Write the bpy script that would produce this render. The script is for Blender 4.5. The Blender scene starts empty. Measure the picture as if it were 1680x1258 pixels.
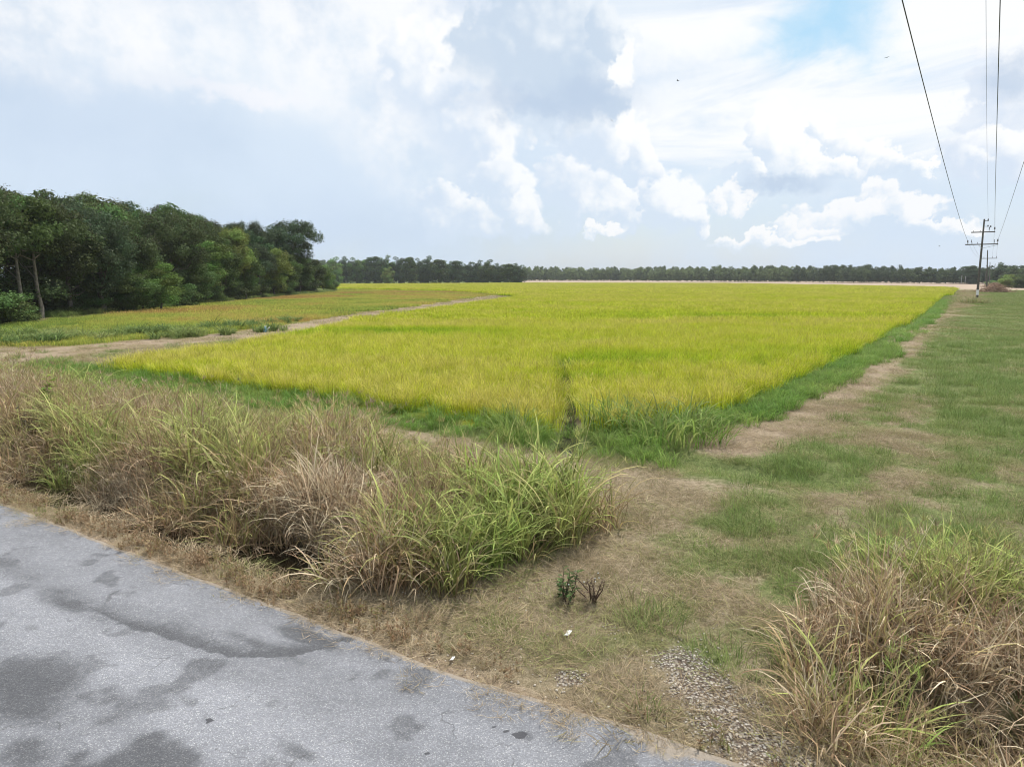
import bpy, math, random
import numpy as np

# ------------------------------------------------------------------ camera, world, sun
scene = bpy.context.scene
COL = scene.collection
CAM_H, F = 4.4, 1120.0
TH = math.atan((629 - 455) / F)
cd = bpy.data.cameras.new('camera')
cam = bpy.data.objects.new('camera', cd)
COL.objects.link(cam)
cam.location = (0, 0, CAM_H)
cam.rotation_euler = (math.radians(90) - TH, 0, 0)
cd.sensor_width = 36.0
cd.lens = 36.0 * F / 1680.0
cd.clip_start = 0.1
cd.clip_end = 12000
scene.camera = cam

SUN_EL, SUN_AZ = math.radians(58), math.radians(38)      # azimuth clockwise from +Y (ahead, a little right)
EXPOSURE = 0.06
HAZE_D = .00013
scene.view_settings.view_transform = 'Standard'
scene.view_settings.look = 'None'
scene.view_settings.exposure = EXPOSURE
scene.view_settings.gamma = 1.0
scene.render.engine = 'CYCLES'
scene.cycles.use_denoising = True
scene.cycles.max_bounces = 6
scene.cycles.diffuse_bounces = 3
scene.cycles.transmission_bounces = 4
scene.cycles.transparent_max_bounces = 8
scene.cycles.volume_bounces = 1
scene.cycles.filter_width = 1.05

def srgb(r, g, b):
    f = lambda c: (c / 255 / 12.92) if c / 255 <= .04045 else ((c / 255 + .055) / 1.055) ** 2.4
    return (f(r), f(g), f(b), 1.0)

class NT:
    """small helper for building node graphs"""
    def __init__(s, tree):
        s.t = tree; s.n = tree.nodes; s.l = tree.links
    def new(s, kind, **kw):
        n = s.n.new(kind)
        for k, v in kw.items(): setattr(n, k, v)
        return n
    def put(s, sock, v):
        if isinstance(v, bpy.types.NodeSocket): s.l.new(v, sock)
        elif v is not None: sock.default_value = v
    def m(s, op, a, b=None, c=None, clamp=False):
        n = s.new('ShaderNodeMath', operation=op, use_clamp=clamp)
        s.put(n.inputs[0], a)
        if b is not None: s.put(n.inputs[1], b)
        if c is not None: s.put(n.inputs[2], c)
        return n.outputs[0]
    def sstep(s, v, a, b, lo=0.0, hi=1.0):
        n = s.new('ShaderNodeMapRange', interpolation_type='SMOOTHSTEP')
        s.put(n.inputs[0], v); n.inputs[1].default_value = a; n.inputs[2].default_value = b
        n.inputs[3].default_value = lo; n.inputs[4].default_value = hi
        return n.outputs[0]
    def mix(s, f, a, b, blend='MIX'):
        n = s.new('ShaderNodeMix', data_type='RGBA', blend_type=blend)
        s.put(n.inputs[0], f); s.put(n.inputs[6], a); s.put(n.inputs[7], b)
        return n.outputs[2]
    def noise(s, vec, scale, detail=4, rough=.55, dist=0.0, dims='3D'):
        n = s.new('ShaderNodeTexNoise', noise_dimensions=dims)
        if vec is not None: s.l.new(vec, n.inputs['Vector'])
        n.inputs['Scale'].default_value = scale; n.inputs['Detail'].default_value = detail
        n.inputs['Roughness'].default_value = rough; n.inputs['Distortion'].default_value = dist
        return n.outputs[0], n.outputs[1]
    def ramp(s, f, stops, interp='LINEAR'):
        n = s.new('ShaderNodeValToRGB'); r = n.color_ramp; r.interpolation = interp
        while len(r.elements) < len(stops): r.elements.new(.5)
        for e, (p, c) in zip(r.elements, stops): e.position = p; e.color = c if len(c) == 4 else (*c, 1)
        s.put(n.inputs[0], f)
        return n.outputs[0]
    def attr(s, name, typ='GEOMETRY'):
        n = s.new('ShaderNodeAttribute', attribute_name=name, attribute_type=typ)
        return n.outputs['Fac']

def azel(px, py):
    a = (px - 840) / F; b = -(py - 629) / F
    f = math.cos(TH) + math.sin(TH) * b; u = math.cos(TH) * b - math.sin(TH)
    return math.atan2(a, f), math.atan2(u, math.hypot(a, f))

def build_world():
    w = bpy.data.worlds.new('World'); scene.world = w; w.use_nodes = True
    t = NT(w.node_tree); t.n.clear()
    out = t.new('ShaderNodeOutputWorld'); bg = t.new('ShaderNodeBackground')
    sky = t.new('ShaderNodeTexSky', sky_type='NISHITA'); sky.sun_disc = False
    sky.sun_elevation = SUN_EL; sky.sun_rotation = SUN_AZ
    sky.air_density = 1.0; sky.dust_density = 1.5
    geo = t.new('ShaderNodeTexCoord'); sep = t.new('ShaderNodeSeparateXYZ')
    t.l.new(geo.outputs['Generated'], sep.inputs[0])
    X, Y, Z = sep.outputs
    az = t.m('ARCTAN2', X, Y); el = t.m('ARCSINE', Z)
    comb = t.new('ShaderNodeCombineXYZ'); t.l.new(az, comb.inputs[0]); t.l.new(el, comb.inputs[1])
    P = comb.outputs[0]
    n1, c1 = t.noise(P, 9.0, 7, .6)
    n2, c2 = t.noise(P, 28.0, 6, .62)
    n3, _ = t.noise(P, 3.2, 5, .55)
    mp = t.new('ShaderNodeMapping'); mp.inputs['Rotation'].default_value = (0, 0, -.45)
    mp.inputs['Scale'].default_value = (2.0, 9.0, 1); t.l.new(P, mp.inputs[0])
    nw, _ = t.noise(mp.outputs[0], 1.3, 6, .6, .8)
    dA = t.m('MULTIPLY_ADD', n1, .12, t.m('MULTIPLY_ADD', n2, .05, -.085))
    sc = t.new('ShaderNodeSeparateColor'); t.l.new(c1, sc.inputs[0])
    sc2 = t.new('ShaderNodeSeparateColor'); t.l.new(c2, sc2.inputs[0])
    wa = t.m('ADD', az, t.m('MULTIPLY_ADD', sc.outputs[0], .11, t.m('MULTIPLY_ADD', sc2.outputs[0], .055, -.0825)))
    we = t.m('ADD', el, t.m('MULTIPLY_ADD', sc.outputs[1], .09, t.m('MULTIPLY_ADD', sc2.outputs[1], .05, -.07)))
    vo = t.new('ShaderNodeTexVoronoi', feature='SMOOTH_F1'); t.l.new(P, vo.inputs['Vector']); vo.inputs['Scale'].default_value = 30; vo.inputs['Smoothness'].default_value = .35
    vo2 = t.new('ShaderNodeTexVoronoi', feature='SMOOTH_F1'); t.l.new(P, vo2.inputs['Vector']); vo2.inputs['Scale'].default_value = 75; vo2.inputs['Smoothness'].default_value = .35
    puff = t.m('ADD', t.m('MULTIPLY_ADD', vo.outputs['Distance'], -.55, .26), t.m('MULTIPLY_ADD', vo2.outputs['Distance'], -.30, .14))
    def blob2(px, py, rx, ry):
        a0, e0 = azel(px, py)
        dx = t.m('MULTIPLY_ADD', wa, 1 / (rx / F), -a0 / (rx / F)); dy = t.m('MULTIPLY_ADD', we, 1 / (ry / F), -e0 / (ry / F))
        r = t.m('SQRT', t.m('ADD', t.m('MULTIPLY', dx, dx), t.m('MULTIPLY', dy, dy)))
        return t.m('SUBTRACT', 1.0, r), t.m('MULTIPLY_ADD', dx, .55, t.m('MULTIPLY', dy, .75))
    def blob(*q): return blob2(*q)[0]
    def union(lst):
        o = None
        for b in lst:
            v = blob(*b); o = v if o is None else t.m('MAXIMUM', o, v)
        return o
    def union2(lst):
        o = l = None
        for b in lst:
            v, w = blob2(*b)
            if o is None: o, l = v, w; continue
            g = t.sstep(t.m('SUBTRACT', v, o), -.18, .18)
            l = t.m('ADD', t.m('MULTIPLY', w, g), t.m('MULTIPLY', l, t.m('SUBTRACT', 1.0, g))); o = t.m('SMOOTH_MAX', o, v, .1)
        return o, l
    # pale veil over the blue
    veil = t.sstep(n3, .30, .62, .52, .97)
    up = t.sstep(el, 0.0, .45)
    blue = t.new('ShaderNodeMix', data_type='RGBA', blend_type='MULTIPLY'); blue.inputs[0].default_value = 1
    t.l.new(sky.outputs[0], blue.inputs[6]); blue.inputs[7].default_value = (.125, .125, .125, 1)
    veilcol = t.ramp(t.sstep(el, 0.0, .5), [(0, srgb(208, 224, 243)), (.35, srgb(217, 231, 246)), (1, srgb(232, 241, 250))])
    base = t.mix(veil, blue.outputs[2], veilcol)
    # blue opening upper right
    hole = t.sstep(blob(1380, 45, 170, 80), -.1, .6, 0, .95)
    base = t.mix(hole, base, srgb(176, 219, 247))
    # wispy white sheets (right of centre and upper left)
    wz = union([(1330, 190, 420, 110), (1580, 40, 150, 110), (1150, 20, 170, 90)])
    wz2 = union([(620, 60, 260, 120), (120, 40, 300, 70), (700, 170, 130, 120)])
    wm = t.m('MULTIPLY', t.sstep(wz, -.2, .6), t.sstep(nw, .32, .56, .15, 1.0))
    base = t.mix(wm, base, srgb(250, 252, 254))
    wm2 = t.m('MULTIPLY', t.sstep(wz2, -.4, .6), t.sstep(n1, .33, .58, .15, .95))
    base = t.mix(wm2, base, srgb(248, 250, 253))
    streak = t.sstep(blob(400, 148, 130, 16), -.3, .7, 0, .75)
    base = t.mix(streak, base, srgb(246, 247, 252))
    # soft grey base bands low left
    band = t.m('MULTIPLY', t.sstep(union([(560, 380, 420, 60), (150, 190, 260, 90)]), -.2, .9, 0, .45), 1.0)
    base = t.mix(band, base, srgb(196, 213, 235))
    # towers and puffs, lit from the upper right
    def cumulus(base, lst, body, rim, strength=1.0, soft=.10, bias=0.0, warp=1.0):
        d, l = union2(lst)
        dd = t.m('ADD', d, t.m('MULTIPLY', puff, warp)); dd = t.m('ADD', dd, t.m('MULTIPLY_ADD', n2, .30, -.15))
        low = t.sstep(l, -1.0, -.25, .15, 1.0)                         # undersides melt into the air
        mask = t.m('MULTIPLY', t.m('MULTIPLY', t.sstep(dd, -soft, soft), low), strength)
        lit = t.m('ADD', t.m('ADD', l, bias + .15), t.m('ADD', t.m('MULTIPLY', puff, .8), t.m('MULTIPLY_ADD', n1, 1.2, -.6)))
        c = t.mix(t.sstep(lit, -.35, .55), body, rim)
        return t.mix(mask, base, c)
    W = srgb(253, 254, 255)
    base = cumulus(base, [(810, 300, 70, 80), (850, 350, 50, 40), (770, 215, 80, 90), (720, 130, 90, 100), (760, 350, 80, 50)], srgb(212, 226, 243), W, .85, .16, -.1)
    base = cumulus(base, [(940, 300, 60, 80), (975, 230, 70, 80), (1080, 330, 66, 46), (1050, 260, 40, 66), (1120, 352, 36, 22), (1010, 345, 60, 40)], srgb(212, 226, 243), W, .85, .12, 0)
    base = cumulus(base, [(1275, 245, 62, 62), (1235, 284, 46, 30), (1400, 256, 46, 42), (1360, 282, 60, 24), (1445, 268, 30, 30), (1485, 288, 32, 24), (1330, 225, 30, 30)], srgb(214, 228, 244), W, .95, .09, .1)
    base = cumulus(base, [(1400, 356, 100, 22), (1480, 345, 50, 24), (1330, 372, 60, 14), (1560, 375, 50, 14), (1180, 333, 22, 15), (1205, 330, 22, 17), (1270, 386, 100, 10), (980, 378, 36, 10), (1440, 330, 26, 26)], srgb(220, 232, 246), srgb(252, 252, 253), .85, .14, .2)
    base = cumulus(base, [(1660, 250, 80, 50), (1600, 268, 40, 30), (1670, 150, 60, 90)], srgb(214, 226, 243), W, .85, .12, 0)
    base = cumulus(base, [(880, 70, 110, 130), (950, 120, 86, 82), (820, 90, 80, 80), (990, 60, 50, 60), (1000, 165, 40, 30)], srgb(200, 216, 234), srgb(238, 244, 250), .92, .16, -.45, .8)
    dk_ = union([(890, 172, 150, 24), (960, 150, 80, 34), (1290, 308, 60, 14), (1670, 112, 40, 30)])
    base = t.mix(t.sstep(t.m('ADD', dk_, t.m('MULTIPLY_ADD', n1, .8, -.4)), -.4, .8, 0, .75), base, srgb(187, 205, 228))
    rim_ = blob(1030, 92, 13, 40)
    base = t.mix(t.sstep(t.m('ADD', t.m('MAXIMUM', rim_, blob(1022, 200, 20, 22)), puff), -.3, .3, 0, .9), base, W)
    # above the frame: bright lit overcast with gaps towards the hidden sun, so that light falls mostly from above
    hi = t.sstep(el, .62, 1.1, 1.0, 1.15)
    vm = t.new('ShaderNodeVectorMath', operation='SCALE'); t.l.new(base, vm.inputs[0]); t.l.new(hi, vm.inputs['Scale'])
    t.l.new(vm.outputs[0], bg.inputs[0]); bg.inputs[1].default_value = 1.0
    t.l.new(bg.outputs[0], out.inputs[0])
build_world()

sd = bpy.data.lights.new('sun', 'SUN'); sd.energy = 4.4; sd.angle = math.radians(3); sd.color = (1.0, .95, .86)
sun = bpy.data.objects.new('sun', sd); COL.objects.link(sun)
sun.rotation_euler = (math.pi / 2 - SUN_EL, 0, math.pi - SUN_AZ)
# sun comes from azimuth SUN_AZ: its -Z axis points away from it

# ------------------------------------------------------------------ numeric helpers
RNG = np.random.default_rng(7)
def gp(px, py, z=0.0):
    a = (px - 840) / F; b = -(py - 629) / F
    f = math.cos(TH) + math.sin(TH) * b; u = math.cos(TH) * b - math.sin(TH)
    k = (z - CAM_H) / u
    return (a * k, f * k)
def ztop(py, y):
    """height of a thing standing at depth y whose top shows at photograph row py"""
    b = -(py - 629) / F
    return CAM_H + y * (math.cos(TH) * b - math.sin(TH)) / (math.cos(TH) + math.sin(TH) * b)
_G = RNG.random((256, 256))
def vnoise(x, y):
    xi = np.floor(x).astype(int); yi = np.floor(y).astype(int); fx = x - xi; fy = y - yi
    fx = fx * fx * (3 - 2 * fx); fy = fy * fy * (3 - 2 * fy)
    g = lambda i, j: _G[i & 255, j & 255]
    return (g(xi, yi) * (1 - fx) + g(xi + 1, yi) * fx) * (1 - fy) + (g(xi, yi + 1) * (1 - fx) + g(xi + 1, yi + 1) * fx) * fy
def fbm(x, y, sc, o=4):
    s = 0; a = .5; tot = 0
    for k in range(o):
        s = s + a * vnoise(x / sc * 2 ** k + 17.3 * k, y / sc * 2 ** k + 5.1 * k); tot += a; a *= .55
    return s / tot
def ss(v, a, b):
    t = np.clip((v - a) / (b - a), 0, 1); return t * t * (3 - 2 * t)
def inpoly(x, y, poly):
    r = np.zeros(x.shape, bool); n = len(poly)
    for i in range(n):
        x0, y0 = poly[i]; x1, y1 = poly[(i + 1) % n]
        if y0 == y1: continue
        c = ((y0 > y) != (y1 > y)) & (x < (x1 - x0) * (y - y0) / (y1 - y0) + x0)
        r ^= c
    return r
def distline(x, y, pts):
    d = np.full(x.shape, 1e9)
    for (x0, y0), (x1, y1) in zip(pts[:-1], pts[1:]):
        dx, dy = x1 - x0, y1 - y0; L = dx * dx + dy * dy
        t = np.clip(((x - x0) * dx + (y - y0) * dy) / L, 0, 1)
        d = np.minimum(d, np.hypot(x - x0 - t * dx, y - y0 - t * dy))
    return d
UX, UY = .851, -.525          # along the road, to the right
NX, NY = .525, .851           # across it, towards the field
def sd_of(x, y): return x * UX + y * UY, x * NX + y * NY
def xy_of(s, d): return s * UX + d * NX, s * UY + d * NY
EDGE = 5.68

RICE = [gp(155, 580, .9), gp(250, 566, .9), gp(400, 548, .9), gp(500, 532, .9), gp(600, 514, .9), gp(700, 502, .9), gp(800, 490, .9), gp(858, 481.5, .9),
        gp(800, 476.5, .9), gp(700, 472.5, .9), gp(560, 470, .9), gp(480, 468, .9), gp(500, 465.5, .9), gp(870, 463.3, .9), gp(1200, 464, .9), (172, 270),
        (43.2, 74), (19.2, 38.2), (11.7, 27.9), (7.0, 22.1), (1.6, 18.5)]
RICE = RICE[:1] + RICE[1:]
RICE_FRONT_D = 17.2
OLD = [gp(-250, 575, .5), gp(0, 557, .5), gp(100, 556, .5), gp(200, 548, .5), gp(300, 541, .5), gp(400, 533, .5), gp(480, 523, .5), gp(560, 510.5, .5), gp(700, 494.5, .5), gp(780, 483.5, .5),
       gp(812, 480.6, .5), gp(780, 478.5, .5), gp(700, 475.5, .5), gp(560, 473, .5), gp(548, 480), gp(400, 494), gp(250, 509), gp(0, 536), gp(-200, 560)]
FURROW = [(1.35, 16.2), (1.75, 20.5), (1.95, 23.2), (2.2, 26.0), (2.35, 29.5), (2.65, 33.5)]
TRACK = [gp(1195, 735), gp(1300, 690), gp(1400, 635), gp(1480, 570), gp(1530, 525), gp(1590, 492), gp(1585, 476)]
TRACK2 = [gp(1390, 850), gp(1440, 780), gp(1490, 700), gp(1530, 620)]

def height(x, y):
    s, d = sd_of(x, y)
    h = .05 * (fbm(x, y, 3.0, 3) - .5) * ss(d, 5.8, 7.5)
    wl = 1 - ss(s, -8.2, -6.6)
    wr = ss(s, -1.5, .3)
    h = h - .62 * ss(d, 6.1, 6.75) * (1 - ss(d, 7.75, 8.5)) * wl
    h = h - .80 * ss(d, 6.5, 7.15) * (1 - ss(d, 7.9, 8.6)) * wr
    h = h - .22 * np.exp(-((d - 15.9) / .6) ** 2) * (1 - ss(s, -8.5, -6.5) * ss(s, -4, -6)) * (1 - ss(s, -2.5, -1))
    f = distline(x, y, FURROW)
    h = h - .18 * np.exp(-(f / .3) ** 2) * ss(y, 18, 19.5)
    h = h - .25 * np.exp(-(((x - 1.5) ** 2 + (y - 17.4) ** 2) / .6))
    tr = distline(x, y, TRACK)
    h = h + .12 * np.exp(-(tr / 4.0) ** 2) * ss(y, 20, 30)
    return h - .03 * (1 - ss(d, 5.4, 5.9))

# ------------------------------------------------------------------ object helpers
def props(o, label=None, cat=None, group=None, kind=None):
    if label: o['label'] = label
    if cat: o['category'] = cat
    if group: o['group'] = group
    if kind: o['kind'] = kind
    return o
def mesh_np(name, V, faces, mats, attrs=None, smooth=False, matidx=None):
    """V (n,3); faces: (m,4) or (m,3) int array, or a list of them"""
    me = bpy.data.meshes.new(name)
    fl = faces if isinstance(faces, list) else [faces]
    loops = np.concatenate([f.reshape(-1) for f in fl]).astype(np.int32) if fl else np.zeros(0, np.int32)
    tot = np.concatenate([np.full(len(f), f.shape[1]) for f in fl]).astype(np.int32)
    me.vertices.add(len(V)); me.vertices.foreach_set('co', np.asarray(V, np.float32).reshape(-1))
    me.loops.add(len(loops)); me.loops.foreach_set('vertex_index', loops)
    me.polygons.add(len(tot))
    me.polygons.foreach_set('loop_start', np.concatenate([[0], np.cumsum(tot)[:-1]]).astype(np.int32))
    me.polygons.foreach_set('loop_total', tot)
    if smooth: me.polygons.foreach_set('use_smooth', np.ones(len(tot), bool))
    for m in mats: me.materials.append(m)
    if matidx is not None: me.polygons.foreach_set('material_index', np.asarray(matidx, np.int32))
    me.update(calc_edges=True)
    for k, a in (attrs or {}).items():
        A = me.attributes.new(k, 'FLOAT', 'POINT'); A.data.foreach_set('value', np.asarray(a, np.float32))
    return me
def link(name, me, parent=None, loc=None):
    o = bpy.data.objects.new(name, me); COL.objects.link(o)
    if parent: o.parent = parent
    if loc is not None: o.location = loc
    return o
def empty(name, loc, rz=0, label=None, cat=None, group=None):
    o = bpy.data.objects.new(name, None); COL.objects.link(o); o.location = loc; o.rotation_euler = (0, 0, rz)
    o.empty_display_size = .3
    return props(o, label, cat, group)

def ribbons(n, R, L, W, lean0, bend, segs=5, rng=None, twist=.6, base_r_pow=.5, wprof=None, z0=-.03, up=0.0, fold=0.0):
    """n grass blades as curved ribbons around the origin; returns V, F, t, r"""
    rng = rng or RNG
    rr = R * rng.random(n) ** base_r_pow; a0 = rng.random(n) * 6.283
    bx, by = rr * np.cos(a0), rr * np.sin(a0)
    az = np.where(rng.random(n) < .6, a0 + rng.normal(0, .7, n), rng.random(n) * 6.283)
    l = rng.uniform(*L, n); w = rng.uniform(*W, n)
    th0 = rng.uniform(*lean0, n); th1 = rng.uniform(*bend, n)
    yaw = rng.normal(0, twist, n)
    V = np.zeros((n, segs + 1, 2, 3)); T = np.zeros((n, segs + 1, 2))
    px, py, pz = bx.copy(), by.copy(), np.full(n, z0)
    roll = rng.uniform(-.7, .7, n)
    for k in range(segs + 1):
        t = k / segs
        th = th0 + th1 * t ** 1.6
        aa = az + yaw * t
        ww = w * ((1 - t) ** .6 * min(1, .55 + t * 2.0) if wprof is None else wprof(t)) * .5
        # width direction: horizontal, perpendicular to heading, rolled a little
        sx, sy, sz = -np.sin(aa) * np.cos(roll), np.cos(aa) * np.cos(roll), np.sin(roll) * np.ones(n)
        V[:, k, 0] = np.stack([px - sx * ww, py - sy * ww, pz - sz * ww], 1)
        V[:, k, 1] = np.stack([px + sx * ww, py + sy * ww, pz + sz * ww], 1)
        T[:, k] = t
        st = l / segs
        px = px + np.sin(th) * np.cos(aa) * st; py = py + np.sin(th) * np.sin(aa) * st; pz = pz + np.cos(th) * st
    base = (np.arange(n) * (segs + 1) * 2)[:, None]
    ks = np.arange(segs)[None, :] * 2
    b = (base + ks).reshape(-1)
    Fq = np.stack([b, b + 1, b + 3, b + 2], 1)
    r = np.repeat(rng.random(n), (segs + 1) * 2)
    return V.reshape(-1, 3), Fq, T.reshape(-1), r
def merge(parts):
    """parts: list of (V,F,t,r[,s]) -> one; s = species offset"""
    Vs, Fs, Ts, Rs, Ss = [], [], [], [], []; off = 0
    for p in parts:
        V, Fq, t, r = p[:4]; s = p[4] if len(p) > 4 else 0.0
        Vs.append(V); Fs.append(Fq + off); Ts.append(t); Rs.append(r); Ss.append(np.full(len(V), s)); off += len(V)
    return np.concatenate(Vs), np.concatenate(Fs), np.concatenate(Ts), np.concatenate(Rs), np.concatenate(Ss)

def scatter(name, protos, pts, rotz, scl, idx, var, mat, label=None, tilt=None, cat='grass', zscl=None):
    """ONE stuff object: its mesh holds the prototype tufts and the places, a geometry node tree sets the tufts out"""
    V, Fs, T, R, S, Pi = [], [], [], [], [], []; off = 0
    for k, p in enumerate(protos):
        v, f, t, r = p[:4]; s = p[4] if len(p) > 4 else np.zeros(len(v))
        V.append(v); Fs.append(f + off); T.append(t); R.append(r); S.append(s * np.ones(len(v))); Pi.append(np.full(len(v), k)); off += len(v)
    n = len(pts)
    V.append(pts); T.append(np.zeros(n)); R.append(np.zeros(n)); S.append(np.zeros(n)); Pi.append(np.full(n, -1))
    npv = off
    pad = lambda a: np.concatenate([np.zeros(npv), a])
    me = mesh_np(name, np.concatenate(V), np.concatenate(Fs), [mat] if not isinstance(mat, list) else mat,
                 {'t': np.concatenate(T), 'r': np.concatenate(R), 's': np.concatenate(S)})
    for nm, arr in (('proto', np.concatenate(Pi)), ('idx', np.concatenate([np.full(npv, -5), idx]))):
        A = me.attributes.new(nm, 'INT', 'POINT'); A.data.foreach_set('value', arr.astype(np.int32))
    A = me.attributes.new('var', 'FLOAT', 'POINT'); A.data.foreach_set('value', pad(var).astype(np.float32))
    A = me.attributes.new('rotv', 'FLOAT_VECTOR', 'POINT')
    rv = np.zeros((npv + n, 3), np.float32); rv[npv:, 2] = rotz
    if tilt is not None: rv[npv:, 0] = tilt[0]; rv[npv:, 1] = tilt[1]
    A.data.foreach_set('vector', rv.reshape(-1))
    A = me.attributes.new('sclv', 'FLOAT_VECTOR', 'POINT')
    sv = np.zeros((npv + n, 3), np.float32); sv[npv:] = np.asarray(scl)[:, None]
    if zscl is not None: sv[npv:, 2] *= zscl
    A.data.foreach_set('vector', sv.reshape(-1))
    o = link(name, me)
    props(o, label, cat if label else None, None, 'stuff')
    g = bpy.data.node_groups.new(name, 'GeometryNodeTree')
    g.interface.new_socket('Geometry', in_out='INPUT', socket_type='NodeSocketGeometry')
    g.interface.new_socket('Geometry', in_out='OUTPUT', socket_type='NodeSocketGeometry')
    gi = g.nodes.new('NodeGroupInput'); go = g.nodes.new('NodeGroupOutput')
    def named(nm, ty):
        a = g.nodes.new('GeometryNodeInputNamedAttribute'); a.data_type = ty; a.inputs[0].default_value = nm
        return a.outputs[0]
    def eq(sock, k):
        c = g.nodes.new('FunctionNodeCompare'); c.data_type = 'INT'; c.operation = 'EQUAL'
        ins = [i for i in c.inputs if i.type == 'INT']
        g.links.new(sock, ins[0]); ins[1].default_value = k
        return c.outputs[0]
    pr, ix = named('proto', 'INT'), named('idx', 'INT')
    rotn, scn = named('rotv', 'FLOAT_VECTOR'), named('sclv', 'FLOAT_VECTOR')
    jn = g.nodes.new('GeometryNodeJoinGeometry')
    e2r = g.nodes.new('FunctionNodeEulerToRotation'); g.links.new(rotn, e2r.inputs[0])
    for k in range(len(protos)):
        sp = g.nodes.new('GeometryNodeSeparateGeometry'); sp.domain = 'POINT'
        g.links.new(gi.outputs[0], sp.inputs[0]); g.links.new(eq(pr, k), sp.inputs[1])
        pp = g.nodes.new('GeometryNodeSeparateGeometry'); pp.domain = 'POINT'
        g.links.new(gi.outputs[0], pp.inputs[0]); g.links.new(eq(ix, k), pp.inputs[1])
        ip = g.nodes.new('GeometryNodeInstanceOnPoints')
        g.links.new(pp.outputs[0], ip.inputs['Points']); g.links.new(sp.outputs[0], ip.inputs['Instance'])
        g.links.new(e2r.outputs[0], ip.inputs['Rotation']); g.links.new(scn, ip.inputs['Scale'])
        g.links.new(ip.outputs[0], jn.inputs[0])
    g.links.new(jn.outputs[0], go.inputs[0])
    md = o.modifiers.new('scatter', 'NODES'); md.node_group = g
    return o

def sow(bbox, dens, mask, seed=0):
    """random points in bbox (x0,y0,x1,y1) kept where mask(x,y) exceeds a random number and where the place can be seen"""
    rng = np.random.default_rng(seed + 100)
    x0, y0, x1, y1 = bbox; n = int((x1 - x0) * (y1 - y0) * dens)
    x = rng.uniform(x0, x1, n); y = rng.uniform(y0, y1, n)
    k = (np.abs(x) < .84 * y + 5)
    x, y = x[k], y[k]
    k = mask(x, y) > rng.random(len(x))
    x, y = x[k], y[k]
    return x, y, rng

# ------------------------------------------------------------------ materials
def new_mat(name):
    m = bpy.data.materials.new(name); m.use_nodes = True
    t = NT(m.node_tree); t.n.clear()
    out = t.new('ShaderNodeOutputMaterial')
    return m, t, out
def leaf_shader(t, out, col, trans=.35, rough=.6, spec=.12):
    p = t.new('ShaderNodeBsdfPrincipled'); t.put(p.inputs['Base Color'], col)
    p.inputs['Roughness'].default_value = rough; p.inputs['Specular IOR Level'].default_value = spec
    tr = t.new('ShaderNodeBsdfTranslucent'); t.put(tr.inputs[0], col)
    mx = t.new('ShaderNodeMixShader'); mx.inputs[0].default_value = trans
    t.l.new(p.outputs[0], mx.inputs[1]); t.l.new(tr.outputs[0], mx.inputs[2]); t.l.new(mx.outputs[0], out.inputs[0])
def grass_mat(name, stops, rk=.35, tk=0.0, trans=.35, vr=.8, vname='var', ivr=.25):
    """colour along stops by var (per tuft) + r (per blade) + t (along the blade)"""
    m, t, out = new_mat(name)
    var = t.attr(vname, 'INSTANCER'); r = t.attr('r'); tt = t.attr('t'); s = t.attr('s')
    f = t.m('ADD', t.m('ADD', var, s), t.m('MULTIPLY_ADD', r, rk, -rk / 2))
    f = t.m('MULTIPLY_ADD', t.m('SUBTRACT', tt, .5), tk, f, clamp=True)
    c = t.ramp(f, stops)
    # each blade its own lightness
    h = t.m('FRACT', t.m('MULTIPLY', r, 17.31))
    v = t.new('ShaderNodeHueSaturation'); t.l.new(c, v.inputs['Color']); iv = t.m('FRACT', t.m('MULTIPLY', var, 91.7))
    t.l.new(t.m('MULTIPLY', t.m('MULTIPLY_ADD', h, vr, 1 - vr * .5), t.m('MULTIPLY_ADD', iv, ivr, 1 - ivr * .5)), v.inputs['Value'])
    leaf_shader(t, out, v.outputs[0], trans)
    return m
def plain_mat(name, col, rough=.7, metal=0, noise=0, nscale=8, spec=.4):
    m, t, out = new_mat(name)
    p = t.new('ShaderNodeBsdfPrincipled'); p.inputs['Roughness'].default_value = rough; p.inputs['Metallic'].default_value = metal
    p.inputs['Specular IOR Level'].default_value = spec
    if noise:
        tc = t.new('ShaderNodeTexCoord'); n, _ = t.noise(tc.outputs['Object'], nscale, 5)
        c = t.mix(t.sstep(n, .3, .7), tuple(v * (1 - noise) for v in col[:3]) + (1,), tuple(min(1, v * (1 + noise)) for v in col[:3]) + (1,))
        t.l.new(c, p.inputs[0])
    else: p.inputs[0].default_value = (*col[:3], 1)
    t.l.new(p.outputs[0], out.inputs[0])
    return m

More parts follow.
